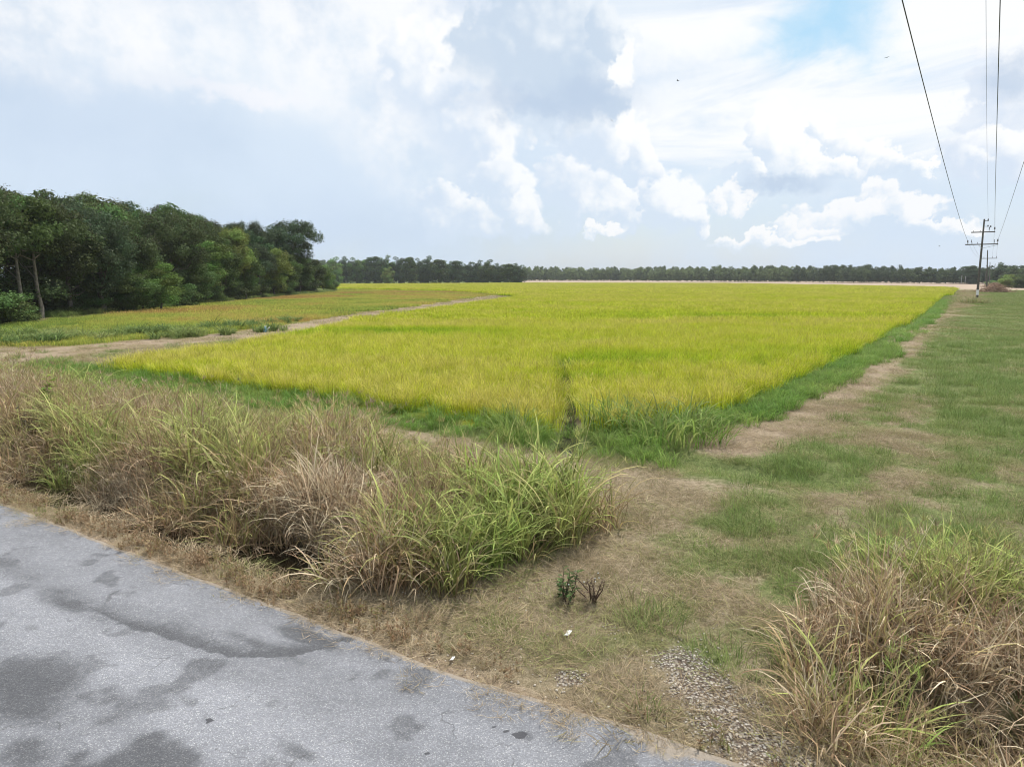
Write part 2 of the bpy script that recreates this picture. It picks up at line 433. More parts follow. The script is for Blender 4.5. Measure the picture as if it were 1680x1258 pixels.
def ground_mat():
    m, t, out = new_mat('soil')
    geo = t.new('ShaderNodeNewGeometry'); P = geo.outputs['Position']
    green, dirt, gravel, wet, crop, harv, oldf = [t.attr(k) for k in ('green', 'dirt', 'gravel', 'wet', 'crop', 'harv', 'oldf')]
    nA, _ = t.noise(P, .9, 6, .6); nB, _ = t.noise(P, 7, 5, .65); nC, _ = t.noise(P, 38, 4, .7); nD, _ = t.noise(P, .12, 5, .6)
    mixn = t.m('ADD', t.m('MULTIPLY', nB, .55), t.m('MULTIPLY', nC, .45))
    straw = t.ramp(mixn, [(.32, (.10, .075, .045)), (.5, (.25, .205, .13)), (.66, (.44, .37, .26))])
    grn = t.ramp(mixn, [(.33, (.05, .08, .022)), (.5, (.145, .175, .065)), (.68, (.26, .29, .12))])
    soil = t.ramp(mixn, [(.3, (.15, .11, .075)), (.5, (.31, .24, .17)), (.7, (.47, .385, .29))])
    g = t.sstep(t.m('ADD', green, t.m('MULTIPLY_ADD', nA, .9, -.45)), .3, .7)
    c = t.mix(g, straw, grn)
    dd = t.sstep(t.m('ADD', dirt, t.m('MULTIPLY_ADD', nA, .6, t.m('MULTIPLY_ADD', nB, .5, -.55))), .3, .75)
    c = t.mix(dd, c, soil)
    vor = t.new('ShaderNodeTexVoronoi'); t.l.new(P, vor.inputs['Vector']); vor.inputs['Scale'].default_value = 30
    sv = t.new('ShaderNodeSeparateColor'); t.l.new(vor.outputs['Color'], sv.inputs[0])
    gcol = t.ramp(sv.outputs[0], [(0, (.2, .17, .14)), (.5, (.42, .37, .31)), (1, (.62, .58, .52))])
    gcol = t.mix(t.sstep(vor.outputs['Distance'], .35, .6), gcol, (.13, .10, .08, 1))
    gg = t.sstep(t.m('ADD', gravel, t.m('MULTIPLY_ADD', nB, .9, -.45)), .35, .6)
    c = t.mix(gg, c, gcol)
    cr = t.ramp(t.m('ADD', t.m('MULTIPLY', nD, .6), t.m('MULTIPLY', nA, .4)), [(.35, (.10, .14, .012)), (.65, (.26, .26, .03))])
    c = t.mix(crop, c, cr)
    of = t.ramp(t.m('ADD', t.m('MULTIPLY', nD, .6), t.m('MULTIPLY', nA, .4)), [(.35, (.14, .16, .03)), (.6, (.26, .20, .06))])
    c = t.mix(oldf, c, of)
    hv = t.ramp(nD, [(.35, (.30, .22, .16)), (.65, (.46, .37, .29))])
    c = t.mix(harv, c, hv)
    c = t.mix(wet, c, (.020, .017, .010, 1))
    p = t.new('ShaderNodeBsdfPrincipled'); t.l.new(c, p.inputs[0]); p.inputs['Specular IOR Level'].default_value = .08
    t.l.new(t.m('MULTIPLY_ADD', wet, -.1, .95), p.inputs['Roughness'])
    b = t.new('ShaderNodeBump'); b.inputs['Strength'].default_value = .7; b.inputs['Distance'].default_value = .05
    t.l.new(t.m('ADD', nC, nB), b.inputs['Height']); t.l.new(b.outputs[0], p.inputs['Normal'])
    t.l.new(p.outputs[0], out.inputs[0])
    return m

# masks over the land, shared by the ground and by what grows on it
def m_rice(x, y):
    s, d = sd_of(x, y)
    return (inpoly(x, y, RICE) & (d > RICE_FRONT_D + .5 * (fbm(x, y, 1.3) - .5))) & (distline(x, y, FURROW) > .12 + .55 * fbm(x, y, .45))
def m_old(x, y): return inpoly(x, y, OLD)
def m_tall(x, y):
    """tall roadside grass between the ditch and the field margin"""
    s, d = sd_of(x, y); w = fbm(x, y, 1.6) - .5
    front0 = 0
    back = np.where(s < -14, 12.8, 12.8 - 1.9 * ss(s, -14, -6.5))
    end = -4.75 - .4 * ss(d, 10.5, 8.0) - 0.35 * np.abs(w)
    front = 7.4 + .55 * ss(s, -10.5, -9.2) - 1.1 * ss(s, -8.0, -7.2)
    return ss(d, front - .25 + w * .5, front + .2 + w * .5) * (1 - ss(d, back - .6 + w * 2.2, back + .9 + w * 2.2)) * (1 - ss(s, end - .3, end + .2))
def m_right(x, y):
    """tall grass on the right of the crossing"""
    s, d = sd_of(x, y); w = fbm(x, y, 1.2) - .5
    left = -1.2 + w * .7 + .12 * np.clip(d - 9, 0, 9)
    return ss(s, left, left + .5) * ss(d, 6.5 + w * .5, 6.9 + w * .5) * (1 - ss(d, 11.0 + w, 12.1 + w)) * (x > 1.8)
def m_green(x, y):
    s, d = sd_of(x, y)
    g = .38 + 1.5 * (fbm(x, y, 1.5, 5) - .5) + .5 * (fbm(x + 7, y, .35, 2) - .5)
    g = g + .22 * ss(s, -4.5, -3) * ss(d, 8.5, 11)
    g = g + .34 * ss(y, 12, 26) * ss(x, 1, 5) + .5 * (fbm(x, y, 5.0, 4) - .5) * ss(y, 14, 24)
    # bright green strip right beside the crop
    e = distline(x, y, [(1.6, 18.0), (7.6, 21.6), (12.4, 27.5), (20.2, 37.8), (44.5, 73.5), (173, 268)])
    g = np.maximum(g, .95 * (1.0 - ss(e, .7, 2.4)))
    fr = ss(d, 14.6, 15.6) * (1 - ss(d, 17.4, 18)) * (s < -1)
    g = np.maximum(g, fr * .95)
    t = distline(x, y, TRACK)
    g = g - .75 * (1 - ss(t, .4 + .006 * y, 1.5 + .012 * y)) 
    t2 = distline(x, y, TRACK2)
    g = g - .35 * (1 - ss(t2, .2, 1.2))
    for (px, py, rr, a) in ((1225, 865, .55, .8), (1205, 920, .5, .6), (1300, 915, .7, .7), (1340, 790, 1.0, .7), (1290, 830, .5, .4), (1390, 760, 1.3, .6), (1110, 1000, .35, .4), (1060, 1160, .22, .6), (1170, 1180, .25, .4), (1340, 850, .5, .4),
                            (1315, 960, .5, .8), (900, 1130, .3, .3), (1560, 700, 2.2, .4), (760, 1045, .4, .25), (960, 1020, .4, .3)):
        cx, cy = gp(px, py); g = g + .6 * a * np.exp(-(((x - cx) ** 2 + (y - cy) ** 2) / rr ** 2))
    g = g - .5 * (1 - ss(d, 6.0, 7.2)) - .25 * ss(d, 11.5, 13) * (1 - ss(d, 14.2, 15.2)) * (s < -3)
    return np.clip(g, 0, 1)
def m_dirt(x, y):
    s, d = sd_of(x, y)
    t = distline(x, y, TRACK)
    g = .80 * (1 - ss(t, .3 + .006 * y, 1.0 + .012 * y)) * (.62 + .45 * fbm(x, y, 1.2)) + .35 * (1 - ss(distline(x, y, TRACK2), .2, .7)) * fbm(x, y, .8)
    for (px, py, rx, a) in ((1005, 780, .7, .9), (1190, 790, .9, .6), (1130, 890, .7, .6), (1500, 820, 1.0, .8), (1600, 800, 1.2, .9), (1200, 1010, .6, .5), (1180, 750, .9, .5), (1000, 1050, .3, .8),
                            (700, 712, 1.6, .9), (620, 695, 1.4, .7), (1250, 740, .7, .5)):
        cx, cy = gp(px, py); g = g + .42 * a * np.exp(-(((x - cx) ** 2 + (y - cy) ** 2) / rx ** 2))
    # farm track on the left, between the two fields
    lt = 1.35 * distline(x, y, [gp(-200, 610), gp(60, 580), gp(230, 562), gp(420, 549), gp(600, 523), gp(760, 495), gp(850, 482), gp(800, 478), gp(650, 475.5)])
    g = g + 1.0 * (1 - ss(lt, 1.6 + .04 * y, 2.6 + .05 * y)) * (x < 3)
    g = g + .8 * (1 - ss(d, 5.7, 6.1))
    g = g + .30 * ss(d, 12, 13) * (1 - ss(d, 14.4, 15.4)) * (s < -2)
    return np.clip(g, 0, 1)
GRAV = [gp(1130, 1085), gp(1150, 1130), gp(1185, 1180), gp(1230, 1225), gp(1290, 1262)]
def m_gravel(x, y):
    g = (1 - ss(distline(x, y, GRAV), .02, .72)) * (.25 + 1.0 * fbm(x, y, .35, 3))
    cx, cy = gp(937, 1112); g = np.maximum(g, .95 * (1 - ss(np.hypot(x - cx, (y - cy) * 1.0), .13, .26)))
    cx, cy = gp(1245, 1145); g = np.maximum(g, .6 * (1 - ss(np.hypot(x - cx, y - cy), .05, .35)))
    cx, cy = gp(1000, 1030); g = np.maximum(g, .5 * (1 - ss(np.hypot(x - cx, y - cy), .05, .25)))
    return g

# ------------------------------------------------------------------ the ground
def axis(lo, hi, fine, far, step, grow=1.07):
    a = list(np.arange(lo, hi + 1e-6, step)); st = step
    while a[-1] < far: st *= grow; a.append(a[-1] + st)
    return a
xr = axis(-14, 14, None, 2600, .14); xl = [-v for v in xr if v > 14]
xs = np.array(sorted(set(np.round(xl + xr, 4)))); ysf = axis(3, 24, None, 3800, .14, 1.05)
ys = np.array([-400, -200, -100, -50, -25, -12, -6, -3, 0, 1, 2] + ysf)
GX, GY = np.meshgrid(xs, ys)
gx, gy = GX.ravel(), GY.ravel()
gz = height(gx, gy)
nx, ny = len(xs), len(ys)
ii = (np.arange(ny - 1)[:, None] * nx + np.arange(nx - 1)[None, :]).ravel()
gf = np.stack([ii, ii + 1, ii + nx + 1, ii + nx], 1)
S_, D_ = sd_of(gx, gy)
wet = np.clip(ss(-gz, .30, .45) + (np.hypot(gx - 1.5, gy - 17.2) < .25) + .9 * (1 - ss(distline(gx, gy, FURROW), .15, .4)) * (gy > 18), 0, 1)
harv = ((gy > 240) & ~inpoly(gx, gy, RICE) & ~inpoly(gx, gy, OLD) & (gx > gy * .015)).astype(float)
farleft = ((gy > 200) & (gx <= gy * .015)).astype(float)
attrs = {'green': np.maximum(np.where(gy > 3, m_green(gx, gy), .3), farleft), 'dirt': m_dirt(gx, gy) * (1 - farleft), 'gravel': m_gravel(gx, gy), 'wet': wet * .9,
         'crop': inpoly(gx, gy, RICE) * ss(distline(gx, gy, FURROW), .3, .6), 'harv': harv, 'oldf': m_old(gx, gy) * 1.0}
ground = link('ground', mesh_np('ground', np.stack([gx, gy, gz], 1), gf, [ground_mat()], attrs, True))
props(ground, 'mown verge and field margins of straw, soil and green grass', 'ground', None, 'structure')

# ------------------------------------------------------------------ the road
def asphalt_mat():
    m, t, out = new_mat('asphalt')
    geo = t.new('ShaderNodeNewGeometry'); P = geo.outputs['Position']
    dark, crack, pale, dust, tar = [t.attr(k) for k in ('dark', 'crack', 'pale', 'dust', 'tar')]
    v = t.new('ShaderNodeTexVoronoi'); t.l.new(P, v.inputs['Vector']); v.inputs['Scale'].default_value = 75
    sv = t.new('ShaderNodeSeparateColor'); t.l.new(v.outputs['Color'], sv.inputs[0])
    st = t.ramp(sv.outputs[0], [(0, (.155, .160, .178)), (.45, (.205, .210, .230)), (.8, (.245, .25, .268)), (1, (.37, .37, .375))])
    n1, _ = t.noise(P, 1.1, 6, .65); n2, _ = t.noise(P, 9, 5, .6); n3, _ = t.noise(P, 150, 2, .6)
    st = t.mix(t.sstep(v.outputs['Distance'], .35, .75), st, (.165, .168, .182, 1))
    tone = t.m('MULTIPLY_ADD', n1, .55, t.m('MULTIPLY_ADD', n2, .35, .58))
    tone = t.m('MULTIPLY', tone, t.m('MULTIPLY_ADD', n3, .36, .82))
    tone = t.m('MULTIPLY', tone, t.m('MULTIPLY_ADD', t.sstep(t.m('ADD', dark, t.m('MULTIPLY_ADD', n2, .7, -.35)), .15, .8), -.52, 1.0))
    tone = t.m('MULTIPLY', tone, t.m('MULTIPLY_ADD', pale, .22, 1.0))
    sc = t.new('ShaderNodeVectorMath', operation='SCALE'); t.l.new(st, sc.inputs[0]); t.l.new(tone, sc.inputs['Scale'])
    vc = t.new('ShaderNodeTexVoronoi', feature='DISTANCE_TO_EDGE'); vc.inputs['Scale'].default_value = 1.3
    wv = t.new('ShaderNodeVectorMath', operation='MULTIPLY_ADD'); _, nc = t.noise(P, 2.5, 4, .6); t.l.new(nc, wv.inputs[0]); wv.inputs[1].default_value = (.5, .5, 0); t.l.new(P, wv.inputs[2]); t.l.new(wv.outputs[0], vc.inputs['Vector'])
    hair = t.m('MULTIPLY', t.sstep(vc.outputs['Distance'], .004, .014, 1, 0), t.sstep(n1, .50, .62, 0, .55))
    sc_ = t.mix(hair, sc.outputs[0], (.07, .07, .072, 1))
    c = t.mix(t.sstep(t.m('ADD', dust, t.m('MULTIPLY_ADD', n2, .8, -.4)), .45, .8, 0, .8), sc_, (.30, .25, .19, 1))
    c = t.mix(t.sstep(t.m('ADD', crack, t.m('MULTIPLY_ADD', n2, .5, -.25)), .45, .75), c, (.05, .05, .052, 1))
    c = t.mix(t.sstep(t.m('ADD', tar, t.m('MULTIPLY_ADD', n2, .4, -.2)), .42, .55, 0, .9), c, (.055, .055, .062, 1))
    p = t.new('ShaderNodeBsdfPrincipled'); t.l.new(c, p.inputs[0]); p.inputs['Roughness'].default_value = .85; p.inputs['Specular IOR Level'].default_value = .3
    b = t.new('ShaderNodeBump'); b.inputs['Strength'].default_value = .35; b.inputs['Distance'].default_value = .008
    t.l.new(t.m('SUBTRACT', sv.outputs[1], t.m('MULTIPLY', v.outputs['Distance'], .8)), b.inputs['Height'])
    b2 = t.new('ShaderNodeBump'); b2.inputs['Strength'].default_value = .5; b2.inputs['Distance'].default_value = .04
    t.l.new(n2, b2.inputs['Height']); t.l.new(b.outputs[0], b2.inputs['Normal']); t.l.new(b2.outputs[0], p.inputs['Normal'])
    t.l.new(p.outputs[0], out.inputs[0])
    return m
ss_ = np.array(sorted(set(np.round(list(np.arange(-17, 5, .045)) + [-400, -200, -120, -80, -60, -45, -36, -30, -26, -23, -21, -19.5, -18] + [6, 7, 9, 12, 16, 22, 30, 45, 80, 160, 300], 3))))
dd_ = np.concatenate([[-.9, 0, .8, 1.4], np.arange(1.9, EDGE + .001, .045), [EDGE + .03]])
SS, DD = np.meshgrid(ss_, dd_)
ed = .16 * (fbm(SS, SS * 0 + 3, .9, 5) - .5) + .10 * (fbm(SS, SS * 0 + 9, 4.0, 2) - .5) + .17 * ss(SS, -5, -2)
Dm = DD + ed * ss(DD, 4.6, EDGE)
rx, ry = xy_of(SS, Dm)
rz = .022 + .05 * (1 - np.abs(Dm - 2.4) / 3.3) + .012 * (fbm(rx, ry, .8, 3) - .5)
rz[-1] = -.06
crackpts = [gp(-80, 905, 0), gp(0, 945), gp(80, 972), gp(150, 1003), gp(205, 1034), gp(262, 1046), gp(330, 1070), gp(378, 1085), gp(430, 1082), gp(480, 1080), gp(530, 1066), gp(562, 1052)]
dk = np.zeros(rx.shape)
for (px, py, a, b_, k) in ((500, 1048, .55, .16, .95), (430, 1064, .9, .12, .7), (300, 1052, .9, .14, .45), (55, 1120, .8, .5, .8), (40, 1165, .6, .4, .8), (120, 995, 1.2, .22, .6), (20, 935, 1.2, .25, .5), (220, 1155, .35, .2, .5), (490, 1240, .3, .12, .6), (30, 1240, .8, .3, .6), (640, 1120, .5, .12, .25)):
    cx, cy = gp(px, py); u = (rx - cx) * UX + (ry - cy) * UY; v = (rx - cx) * NX + (ry - cy) * NY
    dk = np.maximum(dk, 1.3 * k * np.exp(-(u / a) ** 2 - (v / b_) ** 2) * (.25 + 1.1 * fbm(rx * 1.2, ry * 1.2, .45, 4)))
wx, wy = rx + .14 * (fbm(rx, ry, .35, 3) - .5), ry + .14 * (fbm(rx + 40, ry, .35, 3) - .5)
ck = .62 * (1 - ss(distline(wx, wy, crackpts), .004, .05)) * (.15 + 1.2 * fbm(rx, ry, .4))
cs, cdd = sd_of(np.array([p[0] for p in crackpts]), np.array([p[1] for p in crackpts])); oo = np.argsort(cs)
dc = np.interp(SS, cs[oo], cdd[oo]) + .10 * (fbm(rx, ry, .3, 3) - .5)
over = Dm - dc
dk = np.maximum(dk, (over > 0) * np.exp(-np.abs(over) / .30) * (.35 + .75 * ss(SS, -11, -8.2)) * (SS < cs.max() + .1) * (SS > cs.min()) * (.5 + fbm(rx, ry, .7)))
mott = fbm(rx, ry, 1.6, 5); dk = np.maximum(dk, 1.1 * ss(mott, .50, .66) * (1 - ss(Dm, 2.6, 4.6)) * (.35 + 1.1 * fbm(rx + 9, ry, .35, 3)))
dk = np.maximum(dk, .55 * ss(fbm(rx + 30, ry, .5, 4), .60, .72))
pale = np.clip(.6 * (fbm(SS * .25, Dm, .35, 3) - .5) * 2 + (1 - ss(np.abs(Dm - 3.75), .15, .6)) + .5 * (1 - ss(np.abs(Dm - 2.2), .1, .4)), -1, 1)
dust = np.clip(1.1 * ss(DD, EDGE - .16, EDGE + .02) + .9 * (1 - ss(np.hypot(rx - gp(1100, 1215)[0], ry - gp(1100, 1215)[1]), .1, .6)), 0, 1)
tar = np.zeros(rx.shape)
for (px, py, q) in ((855, 1210, .062), (830, 1205, .03), (925, 1233, .028), (815, 1196, .022), (345, 1188, .035), (700, 1240, .03)):
    cx, cy = gp(px, py); tar = np.maximum(tar, 1 - ss(np.hypot(wx - cx, wy - cy), q * .6, q * 1.4))
R0, C0 = SS.shape
ii = (np.arange(R0 - 1)[:, None] * C0 + np.arange(C0 - 1)[None, :]).ravel()
rf = np.stack([ii, ii + 1, ii + C0 + 1, ii + C0], 1)
road = link('road', mesh_np('road', np.stack([rx.ravel(), ry.ravel(), rz.ravel()], 1), rf, [asphalt_mat()],
            {'dark': dk.ravel(), 'crack': ck.ravel(), 'pale': pale.ravel(), 'dust': dust.ravel(), 'tar': tar.ravel()}, True))
props(road, 'weathered grey asphalt country road with a cracked edge', 'road', None, 'structure')

# ------------------------------------------------------------------ water in the ditch and the furrow mouth
def water_mat():
    m, t, out = new_mat('muddy_water')
    p = t.new('ShaderNodeBsdfPrincipled'); p.inputs[0].default_value = (.022, .018, .010, 1); p.inputs['Roughness'].default_value = .10
    p.inputs['Specular IOR Level'].default_value = .35
    geo = t.new('ShaderNodeNewGeometry'); n, _ = t.noise(geo.outputs['Position'], 9, 3)
    b = t.new('ShaderNodeBump'); b.inputs['Strength'].default_value = .12; b.inputs['Distance'].default_value = .02
    t.l.new(n, b.inputs['Height']); t.l.new(b.outputs[0], p.inputs['Normal']); t.l.new(p.outputs[0], out.inputs[0])
    return m
WM = water_mat()
def sheet(name, outline, z, mat, label):
    n = len(outline); V = [(x, y, z) for x, y in outline]
    o = link(name, mesh_np(name, np.array(V), np.arange(n)[None, :], [mat]))
    return props(o, label, 'water', None, 'structure')
sheet('ditch_water', [xy_of(-60, 6.4), xy_of(-6.9, 6.4), xy_of(-6.9, 8.4), xy_of(-60, 8.4)], -.44, WM, 'dark muddy water standing in the roadside ditch')
sheet('culvert_water', [xy_of(-.6, 6.9), xy_of(30, 6.9), xy_of(30, 8.3), xy_of(-.6, 8.3)], -.66, WM, 'dark water in the ditch under the right hand grass')
sheet('furrow_water', [(1.5 + .38 * math.cos(a) * (1 + .3 * math.sin(3 * a)), 17.5 + .95 * math.sin(a), ) for a in np.linspace(0, 6.28, 18)[:-1]], -.235, WM, 'small bright puddle at the mouth of the field furrow')

# ------------------------------------------------------------------ grass stuff
UNI = lambda rng, a, b, n: rng.uniform(a, b, n)
def place_z(x, y, dz=0): return np.stack([x, y, height(x, y) + dz], 1)

# tall roadside grass: prototypes
def pr_green(seed, n=30, L=(.9, 1.55), W=(.026, .048)):
    r = np.random.default_rng(seed)
    a = ribbons(n, .22, L, W, (.05, .45), (1.0, 2.5), 8, r, .5)
    b = ribbons(n // 2, .25, (L[0] * .4, L[0] * .8), (W[0] * .6, W[1] * .7), (.1, .7), (.6, 2.4), 5, r, .5)
    return merge([a, (*b, .12)])
def pr_dry(seed, n=56, L=(.7, 1.35)):
    r = np.random.default_rng(seed)
    a = ribbons(n, .3, L, (.010, .032), (.1, .7), (.5, 2.5), 7, r, 1.0)
    b = ribbons(n // 3, .35, (.5, 1.0), (.018, .034), (.3, 1.0), (.8, 2.6), 6, r, 1.2)
    return merge([a, (*b, -.04)])
def pr_seed(seed, n=10):
    """upright stalks with a pale drooping head"""
    r = np.random.default_rng(seed)
    a = ribbons(n, .15, (1.2, 1.75), (.007, .010), (.02, .25), (.2, .8), 6, r, .3, wprof=lambda t: 1 - .5 * t)
    hd = []
    V, Fq, T, R = a
    for i in range(n):
        tip = V[i * 14 + 12]
        hV, hF, hT, hR = ribbons(14, .03, (.08, .2), (.006, .012), (.1, 1.0), (.2, 1.2), 2, r, 1)
        hV = hV + tip - [0, 0, .06]
        hd.append((hV, hF, hT, hR, .1))
    return merge([a] + hd)
TALL = [pr_green(1), pr_green(2, 24, (1.0, 1.8), (.03, .055)), pr_dry(3), pr_dry(4, 62, (.8, 1.5)), pr_seed(5), pr_green(6, 40, (.6, 1.1), (.018, .034)), pr_dry(8, 70, (.5, .95))]
TALL_ST = [(0, (.74, .63, .44)), (.12, (.48, .36, .24)), (.28, (.30, .195, .12)), (.42, (.38, .30, .15)), (.56, (.35, .35, .13)), (.75, (.33, .37, .11)), (1, (.23, .32, .08))]
mat_tall = grass_mat('tall_grass_blades', TALL_ST, .38, .10, .22, 1.15, ivr=.5)

def tall_field(name, bbox, mask, dens, seed, label, hfun, gfun):
    x, y, rng = sow(bbox, dens, mask, seed)
    g = gfun(x, y) + rng.normal(0, .14, len(x))
    pick = rng.random(len(x))
    idx = np.where(g > .58, np.where(pick < .45, 0, np.where(pick < .75, 1, 5)), np.where(g > .38, np.where(pick < .4, 5, np.where(pick < .6, 0, np.where(pick < .8, 3, 2))), np.where(pick < .4, 2, np.where(pick < .75, 3, 6))))
    idx = np.where(rng.random(len(x)) < .13, 4, idx)
    sc = hfun(x, y) * rng.uniform(.75, 1.15, len(x))
    P = place_z(x, y, -.02)
    return scatter(name, TALL, P, rng.uniform(0, 6.28, len(x)), sc, idx, np.clip(g, 0, 1), mat_tall, label,
                   (rng.normal(0, .12, len(x)), rng.normal(0, .12, len(x))))
def g_main(x, y):
    s, d = sd_of(x, y)
    g = .29 + 1.1 * (fbm(x + 50, y, 2.0, 4) - .5)
    g = g + .27 * ss(s, -8.8, -7.0) + .10 * ss(s, -6, -4.5)
    g = g + .30 * ss(d, 11, 12.4) * (s < -9)
    g = g - .25 * (1 - ss(d, 8.0, 8.8)) * (s < -9) * 0
    for (px, py, rr, a) in ((370, 830, 1.0, .5), (330, 720, 1.0, .45), (120, 720, 1.2, .45), (60, 740, 1.0, .3), (560, 760, .8, .2), (620, 900, .7, -.35), (200, 760, .9, -.2), (250, 850, .9, -.3)):
        cx, cy = gp(px, py, .6); g = g + a * np.exp(-(((x - cx) ** 2 + (y - cy) ** 2) / rr ** 2))
    return g
def h_main(x, y):
    s, d = sd_of(x, y)
    h = 1.12 + 1.0 * (fbm(x, y + 30, 2.0, 3) - .5)
    h = h * (1 - .28 * ss(d, 10.6, 12.3)) * (1 + .12 * ss(s, -9, -7.5)) * (1 - .12 * ss(s, -7, -5.5) * ss(d, 9, 10.5)) * (.75 + .25 * ss(d, 7.8, 8.8))
    return np.clip(h, .5, 1.7)
tall_field('tall_roadside_grass', (-60, 9, 4, 60), m_tall, 14, 1, 'tall tangled brown and green grass along the roadside ditch', h_main, g_main)
def g_right(x, y):
    s, d = sd_of(x, y)
    g = .27 + 1.0 * (fbm(x + 20, y + 9, 1.3, 4) - .5)
    return g + .50 * ss(d, 9.2, 10.4)
def h_right(x, y):
    s, d = sd_of(x, y)
    return np.clip(.92 + .7 * (fbm(x, y + 12, 1.6, 3) - .5), .4, 1.5) * (.62 + .38 * ss(s, -1.7, -.3)) * (1 - .35 * ss(d, 9.8, 11.8))
tall_field('tall_grass_bank', (1, 3, 24, 22), m_right, 15, 2, 'tall dry brown and yellow green grass right of the crossing', h_right, g_right)

# rice
def pr_rice(seed, R, n, L, W, segs=3, droop=(.2, 1.3)):
    r = np.random.default_rng(seed)
    a = ribbons(int(n * .6), R, L, W, (0, .4), (.1, 1.1), segs, r, .4)
    b = ribbons(int(n * .4), R, (L[0] * .95, L[1] * 1.05), (W[0] * .9, W[1] * .9), (0, .35), (.6, 2.2), segs, r, .3, wprof=lambda t: .35 + .9 * t * (1.15 - t))
    return merge([(*a, 0.0), (*b, .16)])
RICE_P = [pr_rice(11, .42, 120, (.60, .92), (.012, .024), 4), pr_rice(12, .42, 120, (.56, .9), (.012, .024), 4),
          pr_rice(13, 1.1, 200, (.66, .95), (.035, .06)), pr_rice(14, 1.1, 200, (.66, .95), (.035, .06)),
          pr_rice(15, 3.0, 300, (.66, .98), (.10, .17), 2), pr_rice(16, 3.0, 300, (.66, .98), (.10, .17), 2)]
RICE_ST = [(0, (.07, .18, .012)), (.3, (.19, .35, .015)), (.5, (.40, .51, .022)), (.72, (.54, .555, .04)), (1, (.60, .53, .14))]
mat_rice = grass_mat('rice_blades', RICE_ST, .26, .58, .30, vr=1.0)  # green stem bases run darker, also painting the shadow strip along the crop edge
def rice_var(x, y):
    s, d = sd_of(x, y)
    v = .49 + .45 * (fbm(x * .7, y, 4.0, 5) - .5) + .28 * (fbm(x * .35 + 9, y + y * y * .002, 14.0, 4) - .5)
    v = v + .16 * (1 - ss(d, 19, 28)) * (x < 14)
    for (px, py, rx_, ry_, a) in ((640, 534, 9, 3, -.30), (920, 596, 3.5, 1.0, -.30), (1240, 512, 14, 4, -.22), (1060, 573, 7, 2, -.14), (500, 590, 4, 1.4, -.15), (330, 583, 3, 1.5, -.2), (1440, 487, 25, 9, -.1), (850, 515, 10, 3, -.12), (1330, 560, 6, 2.5, -.14)):
        cx, cy = gp(px, py, .9); v = v + 1.3 * a * np.exp(-(((x - cx) / rx_) ** 2 + ((y - cy) / ry_) ** 2))
    return v
parts = []
for (y0, y1, dens, ks, seed) in ((14, 62, 5.2, (0, 1), 3), (60, 165, .95, (2, 3), 4), (162, 560, .16, (4, 5), 5)):
    x, y, rng = sow((-260 if y0 > 100 else -110, y0, 320 if y0 > 100 else 120, y1), dens, m_rice, seed)
    parts.append((x, y, rng.choice(ks, len(x)), rng.random(len(x)), rng.normal(0, 1, len(x))))
x, y, ix, rr, nn = [np.concatenate([p[k] for p in parts]) for k in range(5)]
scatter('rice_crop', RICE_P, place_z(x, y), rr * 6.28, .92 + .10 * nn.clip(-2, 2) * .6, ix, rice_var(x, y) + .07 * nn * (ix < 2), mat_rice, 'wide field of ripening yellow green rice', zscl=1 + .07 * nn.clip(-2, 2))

# the older field on the left: lower, patchy, orange to green
OLD_ST = [(0, (.12, .22, .05)), (.3, (.27, .36, .075)), (.55, (.46, .48, .09)), (.8, (.50, .41, .12)), (1, (.46, .30, .11))]
mat_old = grass_mat('stubble_regrowth_blades', OLD_ST, .3, .15, .35)
OLD_P = [pr_rice(21, .8, 150, (.3, .5), (.02, .04)), pr_rice(22, 2.2, 240, (.3, .5), (.07, .12), 2), pr_rice(23, 3.4, 300, (.3, .55), (.12, .2), 2)]
parts = []
for (y0, y1, dens, k, seed) in ((25, 80, 1.3, 0, 6), (78, 170, .26, 1, 7), (168, 420, .13, 2, 8)):
    x, y, rng = sow((-200, y0, 20, y1), dens, m_old, seed)
    parts.append((x, y, np.full(len(x), k), rng.random(len(x)), rng.normal(0, 1, len(x))))
x, y, ix, rr, nn = [np.concatenate([p[k] for p in parts]) for k in range(5)]
def old_var(x, y):
    v = .40 + 1.6 * (fbm(x, y, 14, 5) - .5) + .4 * (fbm(x, y, 4, 3) - .5)
    v = v + .12 * ss(y, 70, 110) - .25 * (1 - ss(y, 52, 66))
    return np.clip(v, .05, 1)
scatter('regrowth_field', OLD_P, place_z(x, y), rr * 6.28, .9 + .15 * nn.clip(-2, 2) * .6, ix, old_var(x, y), mat_old, 'low patchy orange and green regrowth in the left field')

# weeds along the farm track on the left
def m_trackweeds(x, y):
    ln = distline(x, y, [gp(-150, 572), gp(20, 566), gp(110, 562), gp(200, 553), gp(300, 546), gp(400, 537), gp(470, 528)])
    ln2 = distline(x, y, [gp(255, 556), gp(330, 552), gp(470, 541)])
    r = (1 - ss(ln, .6, 1.8)) * ss(fbm(x, y, 3.5, 3), .40, .52) + .9 * (1 - ss(ln2, .3, 1.0)) + .8 * (1 - ss(np.hypot(x - gp(20, 560)[0], y - gp(20, 560)[1]), 2.5, 5))
    r = r + .7 * (1 - ss(distline(x, y, [gp(-100, 528), gp(0, 529), gp(250, 506), gp(400, 491), gp(545, 479)]), .8, 2.2))
    return r.clip(0, 1)
WEED_ST = [(0, (.42, .36, .20)), (.35, (.32, .34, .13)), (.7, (.21, .28, .085)), (1, (.12, .19, .055))]
mat_weed = grass_mat('green_weed_blades', WEED_ST, .35, .1, .35)
WEED_P = [pr_green(31, 60, (.5, .9), (.02, .035)), pr_green(32, 60, (.35, .7), (.03, .05))]
x, y, rng = sow((-90, 25, 5, 230), 1.6, m_trackweeds, 9)
n = len(x)
